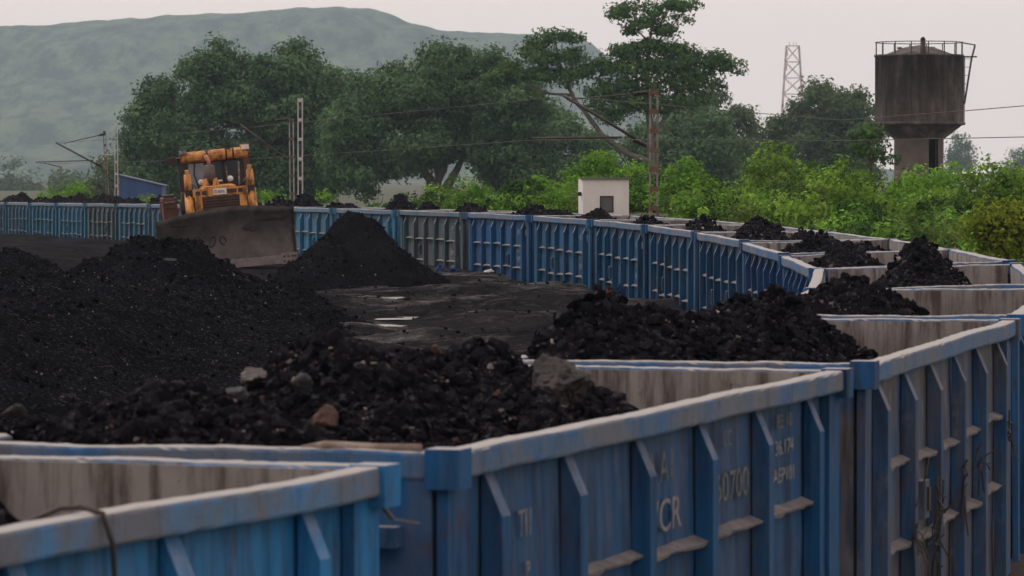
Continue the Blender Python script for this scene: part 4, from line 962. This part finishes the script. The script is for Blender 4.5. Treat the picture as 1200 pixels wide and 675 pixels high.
# vine-covered mounds and rounded shrubs along the bank
for nm, lab, Y, bl, lf, sd_ in (
    ('vine_mound', 'green vine-smothered mound directly behind the white hut', 196, [(690, 205, 30, 22), (705, 192, 24, 14), (672, 215, 24, 18), (695, 184, 14, 8)], LF_VINE, 221),
    ('vine_mound', 'vine-smothered mound between the white hut and rusty mast', 192, [(745, 212, 24, 24), (735, 200, 18, 12), (752, 225, 20, 16)], LF_VINE, 222),
    ('vine_mound', 'broad vine mound just right of the rusty mast', 185, [(806, 212, 34, 22), (826, 222, 26, 18), (790, 226, 26, 16), (812, 196, 18, 9)], LF_VINE, 223),
    ('vine_mound', 'low vine mound left of the white hut', 190, [(632, 222, 28, 15), (652, 228, 18, 14), (606, 228, 24, 12)], LF_VINE, 224),
    ('round_shrub', 'tall rounded leafy shrub left of the dark slender tree', 165, [(905, 196, 30, 24), (925, 210, 26, 24), (890, 216, 24, 20), (915, 180, 18, 12)], LF_BUSH, 225),
    ('round_shrub', 'leafy shrub just below the dark slender tree', 160, [(985, 212, 30, 24), (1008, 218, 22, 20), (966, 222, 22, 18)], LF_BUSH, 226),
    ('round_shrub', 'bright leafy shrub directly below the water tower', 170, [(1088, 214, 36, 22), (1110, 206, 26, 14), (1064, 222, 26, 18)], LF_VINE, 227),
    ('round_shrub', 'leafy shrub right of the water tower base', 150, [(1160, 208, 34, 22), (1190, 204, 26, 18), (1138, 220, 22, 16)], LF_BUSH, 228),
    ('round_shrub', 'pale green shrub at the foot of the far left mast', 285, [(72, 226, 16, 8), (90, 222, 14, 9), (56, 231, 12, 6)], LF_VINE, 229),
    ('round_shrub', 'bright shrub beside the bulldozer on its right', 230, [(312, 230, 16, 9), (330, 234, 12, 7), (375, 232, 14, 7)], LF_VINE, 230)):
    tree(nm, lab, 'shrub', Y, bl, [[(bl[0][0], 262, 1.6), (bl[0][0], bl[0][1] + 6, 1)]], lf, .19, .42, 26, 2.6, sd_, None, 0, None, .7, .55)
# far misty trees
for lab, pts, Y, n, sd_ in (('misty tree right of the water tower', [(1105, 205), (1110, 165), (1128, 150), (1142, 165), (1146, 205)], 1900, 16, 241), ('faint misty tree row end at the right edge', [(1150, 205), (1160, 176), (1185, 180), (1200, 165), (1240, 160), (1240, 205)], 2100, 16, 242),
                        ('misty tree at the far left edge', [(-30, 235), (-20, 190), (0, 178), (25, 188), (55, 200), (60, 235)], 1500, 18, 243), ('misty low tree left of the far mast', [(50, 235), (60, 205), (80, 198), (100, 210), (105, 235)], 1300, 12, 244)):
    tree('misty_tree', lab, 'tree', Y, crown_fill(pts, n, r, (6, 13), .85, 2), [[(pts[0][0] + 20, 215, 2), (pts[0][0] + 22, 195, 1.2)]], LF_PALE, 1.5, 3.4, 26, .055, sd_, None, 0)

# scrub over the bank
r = np.random.default_rng(31); n = 470
u = r.uniform(390, 1290, n); u[:40] = r.uniform(-60, 390, 40); t = r.random(n) ** .75
Yb, Zb = bank_top(u, t); inh = (u > 560) & (u < 790); far_ = r.random(n) < .7; Yb = np.where(inh & (far_ | (u < 745) & (u > 655)), np.maximum(Yb, 184 + 8 * r.random(n)), Yb); Yb = np.where((u > 1105) & (Yb < 106), 106 + 10 * r.random(n), Yb)
Xb = (u - 600) / FPX * Yb
rb_ = r.uniform(.35, 1.0, n) + .75 * r.random(n) ** 5; rb_ *= np.clip(.75 + .35 * t, .6, 1.2)
Zb = Zb - .55 + 1.9 * vnoise(Xb * .30, Yb * .12, 4) + r.normal(0, .25, n); Zb = np.where(inh & (Yb < 183), np.minimum(Zb, CAMZ - (240 - HOR) / FPX * Yb), Zb)
tb = r.random(n); V_, Q_, T_, MI_ = [], [], [], []; o_ = 0
for k in range(n):
    v, q, tn = leaf_cloud([((Xb[k], Yb[k], Zb[k] - rb_[k] * .5), (rb_[k] * 1.25, rb_[k] * 1.25, rb_[k] * r.uniform(.8, 1.15)))], r, r.choice([.15, .19, .24]), .30, 26, 2.3, .75, .45)
    V_.append(v); Q_.append(q + o_); MI_.append(np.full(len(q), r.choice([0, 0, 1, 2, 3]))); T_.append(np.clip(tn * .65 + (tb[k] - .35) * .7, 0, 1)); o_ += len(v)
tag(obj('scrub', mesh_np('scrub', np.concatenate(V_), tris=np.concatenate(Q_), mats=[LF_BUSH, LF_VINE, LF_SCRUB, LF_OLIVE], midx=np.concatenate(MI_), tone=np.concatenate(T_))), 'dense green scrub covering the bank behind the train', 'scrub', kind='stuff')

# ------------------------------------------------------------------ water tower
def tower_mat():
    k = NM('stained_concrete'); p = k.pos()
    c = k.mix(k.ramp(k.noise(p, .8, 6, .7), .3, .7), (.11, .095, .088), (.21, .18, .165))
    s_ = k.ramp(k.noise(k.pos(1.6, 1.6, .16), 1.0, 6, .7), .36, .60)
    c = k.mix(k.math('MULTIPLY', s_, .8), c, (.034, .029, .029))
    b = k.ramp(k.noise(k.pos(1, 1, .5), .45, 5, .7), .40, .60)
    c = k.mix(k.math('MULTIPLY', b, .7), c, (.026, .022, .023))
    k.bump(k.noise(p, 4, 6), .4, .05); return k.set(c, .9, .2)
M_TOWER = tower_mat(); M_SHAFT = simple('bare_concrete', (.070, .058, .053), (.150, .125, .115), .8, .9, .4)
TY = 280; tc = PX(1076.5, 0, TY); s_ = TY / FPX
def tz(y): return PX(0, y, TY)[2]
TW = thing('water_tower', 'old stained concrete water tower rising above the scrub', 'water tower', Matrix.Translation((tc[0], TY, 0)))
R = 51.5 * s_
m = MB(); m.lathe([(R, tz(147)), (R, tz(67)), (R + .06, tz(66.9)), (R + .06, tz(64.5)), (R - .25, tz(64.4)), (R - .3, tz(66))], 48); m.build('tank', M_TOWER, TW, True)
m = MB(); m.lathe([(R * .92, tz(66.2)), (R * .72, tz(63)), (R * .35, tz(56)), (.01, tz(53))], 48); m.build('roof', M_TOWER, TW, True)
m = MB(); m.lathe([(R - .02, tz(146.8)), (R + .14, tz(146.6)), (R + .16, tz(143.5)), (R, tz(143.2))], 48); m.build('cornice', M_TOWER, TW, True)
m = MB(); m.lathe([(R * .97, tz(147.2)), (R * .93, tz(149)), (29.5 * s_, tz(163)), (29.5 * s_, tz(163.4))], 40); m.build('funnel', M_TOWER, TW, True)
m = MB(); n = 40; rr_ = 29 * s_
for k in range(n):        # shaft with a tall doorway left open
    a0, a1 = 2 * math.pi * k / n, 2 * math.pi * (k + 1) / n; am = math.degrees((a0 + a1) / 2)
    if 284 < am < 318: continue
    for ra in (rr_, rr_ - .25):
        m.add([(ra * math.cos(a0), ra * math.sin(a0), -.7), (ra * math.cos(a1), ra * math.sin(a1), -.7), (ra * math.cos(a1), ra * math.sin(a1), tz(162.8)), (ra * math.cos(a0), ra * math.sin(a0), tz(162.8))], [(0, 1, 2, 3)])
sh = m.build('shaft', M_SHAFT, TW)
m = MB(); m.tube([(R * .02, -R * .98, tz(72)), (R * .0, -R * .9, tz(63)), (0, -R * .88, tz(48))], [.16, .2, .17], 10); m.tube([(0, -R * .88, tz(48)), (0, -R * .88, tz(45))], [.2, .08], 10); m.build('vent_pipe', M_DZDARK, TW, True)
for k in range(4):
    m = MB(); x = (-.45 + .25 * k) * R * 1.0; m.box(x - .15, x + .15, -.35, .1, tz(57 + abs(x) * .6), tz(54.5 + abs(x) * .8)); m.build('rubble_block', M_SHAFT, TW)
pst = [2 * math.pi * (k + .3) / 16 for k in range(16)]; ht = tz(50)
for a in pst:
    m = MB(); m.bar((R * .99 * math.cos(a), R * .99 * math.sin(a), tz(65)), (R * .99 * math.cos(a), R * .99 * math.sin(a), ht), .07); m.build('railing_post', M_STEEL, TW)
m = MB(); m.tube([(R * .99 * math.cos(a), R * .99 * math.sin(a), ht) for a in np.linspace(0, 2 * math.pi, 49)], .032, 6, cap=False); m.build('railing_bar', M_STEEL, TW)
xe = R + 14 * s_
m = MB(); m.box(R - .1, xe + .1, -.35, .35, tz(67.5), tz(66)); m.build('landing', M_STEEL, TW)
for yy in (-.3, .3):
    m = MB(); m.bar((R * .95, yy, ht), (xe, yy, tz(53)), .05); m.bar((xe, yy, tz(53)), (xe - .2, yy, tz(67)), .06); m.build('landing_rail', M_STEEL, TW)
    m = MB(); m.bar((xe - .22, yy, tz(67)), (R + .1, yy, tz(122)), .06); m.bar((R + .08, yy, tz(67)), (R + .06, yy, tz(143)), .05); m.build('ladder_rail', M_STEEL, TW)
for k in range(16):
    q = k / 16; x = (xe - .22) * (1 - q) + (R + .1) * q; z = tz(69) * (1 - q) + tz(121) * q
    m = MB(); m.bar((x, -.3, z), (x, .3, z), .04); m.bar((x, .3, z), (R + .07, .3, z), .03) if k % 3 == 0 else None; m.build('rung', M_STEEL, TW)

# ------------------------------------------------------------------ telecom lattice mast
M_PYL = simple('pale_galvanised', (.42, .38, .38), (.55, .50, .50), 1, .6); M_PYLR = simple('faded_red_bands', (.40, .34, .34), (.48, .42, .42), 1, .7)
LY = 900; lc_ = PX(928.5, 0, LY); ls = LY / FPX
LT = thing('telecom_tower', 'pale steel lattice telecom tower far behind the trees', 'tower', Matrix.Translation((lc_[0], LY, 0)))
zt, zb = PX(0, 54, LY)[2], -.6
def lw(z): return (7.5 + (zt - z) / (zt - PX(0, 120, LY)[2]) * 4.0) * ls
for sx in (-1, 1):
    for sy in (-1, 1):
        m = MB(); m.bar((sx * lw(zb), sy * lw(zb), zb), (sx * lw(zt), sy * lw(zt), zt), .22); m.build('leg', M_PYL, LT)
levels = np.linspace(zt, 5, 9)
for k in range(8):
    z1, z0 = levels[k], levels[k + 1]; a, b = lw(z1), lw(z0)
    for (x1, y1, x2, y2) in ((-1, -1, 1, -1), (1, -1, 1, 1), (1, 1, -1, 1), (-1, 1, -1, -1)):
        m = MB(); m.bar((x1 * a, y1 * a, z1), (x2 * b, y2 * b, z0), .12); m.bar((x2 * a, y2 * a, z1), (x1 * b, y1 * b, z0), .12); m.bar((x1 * a, y1 * a, z1), (x2 * a, y2 * a, z1), .12)
        m.build('bracing', M_PYLR if k % 2 else M_PYL, LT)
for x, z in ((-1.35, zt - 1.6), (1.3, zt - .8), (1.5, zt - 3.5), (-1.5, zt - 4.6)):
    m = MB(); m.box(x - .22, x + .22, -1.3, -1.0, z - .7, z + .7); m.build('antenna', M_WHITE, LT)
for x in (-.7, .2, .8):
    m = MB(); m.bar((x, 0, zt - .3), (x, 0, zt + .9), .1); m.build('antenna_rod', M_PYL, LT)

# ------------------------------------------------------------------ white hut, blue shed
M_HUT = simple('hut_cladding', (.58, .57, .55), (.70, .69, .67), 1.2, .7, 0, .3, 0, .4)
HY = 178; h0, h1 = PX(683, 0, HY)[0], PX(737, 0, HY)[0]; hz = PX(0, 210, HY)[2]; hb = 1.1; dd = 2.0
HT = thing('cabin', 'small white flat-roofed trackside cabin with dark window', 'cabin', Matrix.Translation((0, HY, 0)))
wy0, wy1 = (703 - 600) / FPX * HY, (719 - 600) / FPX * HY; wz1, wz0 = PX(0, 229.5, HY)[2], PX(0, 249, HY)[2]
m = MB(); m.box(h0, wy0, 0, .06, hb, hz); m.box(wy1, h1, 0, .06, hb, hz); m.box(wy0, wy1, 0, .06, wz1, hz); m.box(wy0, wy1, 0, .06, hb, wz0)
m.build('wall', M_HUT, HT)
hs = PX(678, 0, HY)[0] + .02
m = MB(); m.add([(hs, dd, hb), (h0, .0, hb), (h0, .0, hz), (hs, dd, hz)], [(0, 1, 2, 3)]); m.add([(hs + .06, dd, hb), (h0 + .06, .06, hb), (h0 + .06, .06, hz), (hs + .06, dd, hz)], [(0, 1, 2, 3)]); m.build('wall', M_HUT, HT)
m = MB(); m.box(h1 - .06, h1, .061, dd, hb, hz); m.box(hs, h1 - .061, dd - .06, dd - .001, hb, hz); m.build('wall', M_HUT, HT)
nb = 11
for k in range(nb):
    x = h0 + (h1 - h0) * (k + .5) / nb
    if wy0 - .05 < x < wy1 + .05: continue
    m = MB(); m.box(x - .012, x + .012, -.014, -.001, hb, hz - .02); m.build('cladding_rib', M_HUT, HT)
m = MB(); m.box(h0 - .10, h1 + .08, -.12, dd + .1, hz, hz + .07); m.build('roof', simple('grey_roof_sheet', (.10, .10, .10), (.17, .165, .16), 2, .8), HT)
m = MB(); fr = .05
m.box(wy0, wy0 + fr, -.02, .05, wz0, wz1); m.box(wy1 - fr, wy1, -.02, .05, wz0, wz1); m.box(wy0 + fr, wy1 - fr, -.02, .05, wz1 - fr, wz1); m.box(wy0 + fr, wy1 - fr, -.02, .05, wz0, wz0 + fr)
wn = m.build('window_frame', M_DZDARK, HT)
m = MB(); m.box(wy0 + fr, wy1 - fr, .02, .035, wz0 + fr, wz1 - fr); m.build('pane', simple('hut_glass', (.06, .065, .065), (.10, .11, .11), 1, .12, 0, .5), wn)
m = MB(); m.box(h0 - .20, h0 - .06, .35, .65, hz - .72, hz - .55); m.build('vent', M_DZDARK, HT)
m = MB(); m.box(hs - .1, h1 + .1, -.1, dd + .1, -.64, hb - .001); m.build('plinth', M_SHAFT, HT)

SY = 322; b0, b1 = PX(140, 0, SY)[0], PX(190, 0, SY)[0]
M_BLUESH = simple('blue_sheeting', (.02, .055, .16), (.03, .075, .21), 1.0, .5, 0, .4, 0, .3)
SHD = thing('shed', 'blue sheet-metal shed with sloping roof left of the bulldozer', 'shed', Matrix.Translation((b0, SY, 0)))
zl, zr = PX(0, 206, SY)[2], PX(0, 218, SY)[2]; bw = b1 - b0
m = MB(); m.prism([(0, -.63), (bw, -.63), (bw, zr), (0, zl)], 'y', 0, 4); m.build('wall', M_BLUESH, SHD)
m = MB(); m.prism([(-.2, zl + .05), (bw + .2, zr - .02), (bw + .2, zr + .05), (-.2, zl + .13)], 'y', -.15, 4.2); m.build('roof', simple('blue_roof', (.03, .05, .10), (.05, .075, .13), 1, .6), SHD)
for k in range(9):
    x = bw * (k + .5) / 9; m = MB(); m.box(x - .03, x + .03, -.03, -.002, -.6, zl + (zr - zl) * x / bw - .03); m.build('sheet_rib', M_BLUESH, SHD)
m = MB(); m.box(-.12, -.002, -.04, .1, -.63, zl); m.build('corner_post', M_LEDGE, SHD)

# ------------------------------------------------------------------ overhead-line masts and wires
M_MASTW = simple('mast_galvanised', (.36, .35, .35), (.50, .485, .48), 2.5, .7, .2)
M_MASTR = simple('mast_rusty', (.10, .075, .065), (.27, .25, .24), 1.8, .85, .3)
M_INS = simple('insulator', (.02, .014, .012), (.04, .03, .025), 5, .3)
def mast(label, px, Y, ytop, wpx, mat_, batt, lean=0, bmat=None):
    s_ = Y / FPX; x = (px - 600) * s_; zt_ = PX(0, ytop, Y)[2]; hw = wpx * s_ / 2
    T = thing('catenary_mast', label, 'mast', Matrix.Translation((x, Y, -.6)) @ Matrix.Rotation(math.radians(lean), 4, 'Y'), 'overhead line masts'); H = zt_ + .6
    for sg in (-1, 1):
        m = MB(); c = sg * hw; t = wpx * s_ * .26
        m.box(c - t / 2, c + t / 2, -.10, -.08, 0, H); m.box(c + sg * t / 2 - sg * .012, c + sg * t / 2, -.079, .08, 0, H); m.box(c - t / 2, c + t / 2, .081, .10, 0, H)
        m.build('channel', mat_, T)
    for k in range(batt):
        z = H - .12 - (H - 1.2) * k / batt; m = MB(); bh = .17
        m.box(-hw - .02, hw + .02, -.125, -.102, z - bh / 2, z + bh / 2); m.box(-hw - .02, hw + .02, .102, .125, z - bh / 2, z + bh / 2); m.build('batten', bmat or mat_, T)
    m = MB(); m.box(-.4, .4, -.4, .4, -.1, .75); m.build('footing', M_SHAFT, T)
    return T, x, s_
def cantilever(T, px, Y, segs, ins):
    org = T.matrix_world
    def L(p): return tuple(org.inverted() @ Vector(PX(p[0], p[1], Y) - np.array([0, .16, 0])))
    for a, b, w_ in segs:
        m = MB(); m.tube([L(a), L(b)], w_, 8); m.build('bracket_tube', M_STEEL, T, True)
    for a, b in ins:
        a_, b_2 = Vector(L(a)), Vector(L(b)); m = MB(); n = 13
        m.tube([a_ + (b_2 - a_) * (k / (n - 1)) for k in range(n)], [.05 if k % 2 else .12 for k in range(n)], 10); m.build('insulator', M_INS, T)
T, x, s_ = mast('rusty lattice catenary mast beside the white cabin', 766, 158, 104.5, 8.5, M_MASTR, 10, 0, M_RUSTY)
cantilever(T, 766, 158, [((758, 109), (664, 117), .025), ((745, 163), (660, 112), .06), ((728, 161), (622, 162), .04), ((640, 163.5), (666, 170), .025), ((666, 170), (668, 173), .03), ((672, 117), (668, 126), .02)], [((758, 109), (742, 111)), ((757, 171), (741, 164))])
T, x, s_ = mast('tall pale lattice mast right of the bulldozer', 352, 215, 115, 5.0, M_MASTW, 8)
T, x, s_ = mast('shorter rust-capped lattice mast beside the tall pale one', 343, 238, 139, 4.4, simple('mast_dull', (.26, .23, .21), (.38, .35, .33), 2, .8), 7, -.5, M_RUSTY)
cantilever(T, 343, 238, [((338, 140), (300, 150), .02), ((330, 182), (282, 146), .05)], [((338, 140), (322, 142)), ((336, 185), (325, 180))])
T, x, s_ = mast('leaning rusty catenary mast on the far left', 129, 290, 153, 2.6, M_MASTR, 8, -2.6, M_RUSTY)
cantilever(T, 127, 290, [((124, 157), (76, 168), .03), ((120, 196), (66, 167), .06), ((110, 188), (42, 190), .035), ((52, 191), (72, 196), .03)], [((124, 157), (117, 158.5)), ((120, 196), (113, 191))])
T, x, s_ = mast('slim pale lattice mast beside the leaning rusty one', 136.5, 300, 146, 3.2, M_MASTW, 9)
def wire(label, pts, rad=.022, sag=0):
    P = []
    for k in range(len(pts) - 1):
        a, b = PX(*pts[k]), PX(*pts[k + 1])
        for q in np.linspace(0, 1, 13)[: (13 if k == len(pts) - 2 else 12)]: P.append(a + (b - a) * q - np.array([0, 0, sag * 4 * q * (1 - q)]))
    m = MB(); m.tube(P, rad, 5); return tag(m.build('overhead_wire', M_STEEL, None, True), label, 'wire', 'overhead wires')
wire('upper overhead wire crossing before the trees and the tower', [(70, 168, 289.8), (296, 149, 237.8), (661, 113, 157.8), (985, 141, 126), (1130, 130, 114), (1330, 113, 100)], .012)
wire('lower overhead wire crossing before the trees and the tower', [(46, 192, 289.8), (300, 186, 237.8), (630, 164, 157.8), (800, 164, 140), (985, 165, 126), (1200, 160.5, 109), (1330, 158, 100)], .012)

# ------------------------------------------------------------------ small things on the wagons and the yard
m = MB(); P = [WM[0] @ Vector(q) for q in ((1.15, 1.10, 3.02), (1.30, 1.30, 3.20), (1.42, 1.40, 3.262), (1.52, 1.42, 3.27), (1.625, 1.44, 3.24), (1.66, 1.47, 3.10), (1.64, 1.53, 2.95), (1.70, 1.52, 2.6), (1.66, 1.56, 2.2))]
# smooth the hose path
Q = []
for k in range(len(P) - 1):
    for q in (0, .33, .66): Q.append(P[k] * (1 - q) + P[k + 1] * q)
Q.append(P[-1]); m.tube(Q, .014, 8); tag(m.build('cable', M_STEEL, None, True), 'black cable slung over the rim of the nearest wagon', 'cable')
def tangle(label, i, y, z, n, size, seed):
    r = np.random.default_rng(seed); m = MB()
    for k in range(n):
        p = np.array([1.64, y, z]) + r.normal(0, .05, 3) * np.array([.3, 1, 1.5]); d = r.normal(0, 1, 3) * np.array([.5, 1, 1]); P = []
        for q in range(7):
            P.append(WM[i] @ Vector(p)); p = p + d * size * .14; p[0] = np.clip(p[0], 1.60, 1.78); d = d + r.normal(0, .55, 3) * np.array([.5, 1, 1]) + np.array([0, 0, -.12])
        m.tube(P, r.uniform(.004, .011), 5)
    return tag(m.build('wire_tangle', M_DZDARK if seed % 2 else M_STEEL, None), label, 'wire tangle', 'tangles of wire on the worn wagon')
tangle('dark twiggy wire tangle high on the worn wagon at right edge', 2, 4.05, 2.12, 12, .17, 2)
tangle('rusty wire tangle in the middle of the worn wagon', 2, 1.75, 1.95, 10, .15, 3)
tangle('thick wire tangle low on the second post of the worn wagon', 2, -1.1, 1.75, 14, .16, 4)
tangle('loose rusty wires low between the worn wagon posts', 2, -1.3, 1.45, 14, .15, 5)
tangle('thin dangling wires at the first post of the worn wagon', 2, -2.7, 1.65, 7, .3, 6)
tangle('thin dangling wire behind the third post of the worn wagon', 2, .7, 1.95, 4, .3, 7)
M_TARP = simple('blue_plastic', (.015, .07, .26), (.03, .11, .36), 5, .35, .3)
def rag(label, p, size, seed):
    r = np.random.default_rng(seed); n = 9; m = MB(); V = []
    for a in range(n):
        for b in range(n):
            x, z = (a / (n - 1) - .5), b / (n - 1); V.append((p[0] + size * x * (1 - .4 * z) + r.normal(0, .02), p[1] + r.normal(0, .05) + .25 * math.sin(x * 9 + z * 4) * size, p[2] + z * size * (.9 - .9 * abs(x)) + r.normal(0, .015)))
    m.add(V, [(a * n + b, (a + 1) * n + b, (a + 1) * n + b + 1, a * n + b + 1) for a in range(n - 1) for b in range(n - 1)])
    o = m.build('plastic_sheet', M_TARP, None, True); md = o.modifiers.new('thickness', 'SOLIDIFY'); md.thickness = .006
    return tag(o, label, 'plastic sheet', 'blue plastic on the yard')
for lab, px, py, Y, sz, sd_ in (('blue plastic sheet at the foot of the grey rusty wagon, left one', 516, 316, 138, .30, 1), ('blue plastic scrap at the foot of the grey rusty wagon, right one', 531, 315, 137, .26, 2), ('blue plastic scrap half buried behind the third wagon coal', 729, 343, 112.5, .4, 3)):
    q = PX(px, py, Y); rag(lab, (q[0], Y, float(yard_z(q[0], np.array(Y))) - .03), sz, sd_)
for lab, px, Y, sz in (('small pale rubble lump at the foot of the deep blue wagon', 574, 131.5, .2), ('pale rubble lump on the yard below the bright blue wagon', 658, 120, .16)):
    x = (px - 600) / FPX * Y; stone(lab, (x, Y, float(yard_z(x, np.array(Y))) + .03), (sz, sz, sz * .5), M_STONEP, int(px))

# ------------------------------------------------------------------ haze
m = MB(); m.box(-4500, 4500, -120, 9000, -2.0, 330); hz_ = m.build('haze', [], None); hz_['kind'] = 'stuff'; hz_['label'] = 'pale grey haze in the air'; hz_['category'] = 'haze'
hm = bpy.data.materials.new('haze_air'); hm.use_nodes = True; t_ = hm.node_tree; t_.nodes.clear()
pv = t_.nodes.new('ShaderNodeVolumePrincipled'); ou = t_.nodes.new('ShaderNodeOutputMaterial')
pv.inputs['Color'].default_value = (.65, .86, 1.0, 1); pv.inputs['Density'].default_value = .000085
t_.links.new(pv.outputs[0], ou.inputs['Volume']); hz_.data.materials.clear(); hz_.data.materials.append(hm)
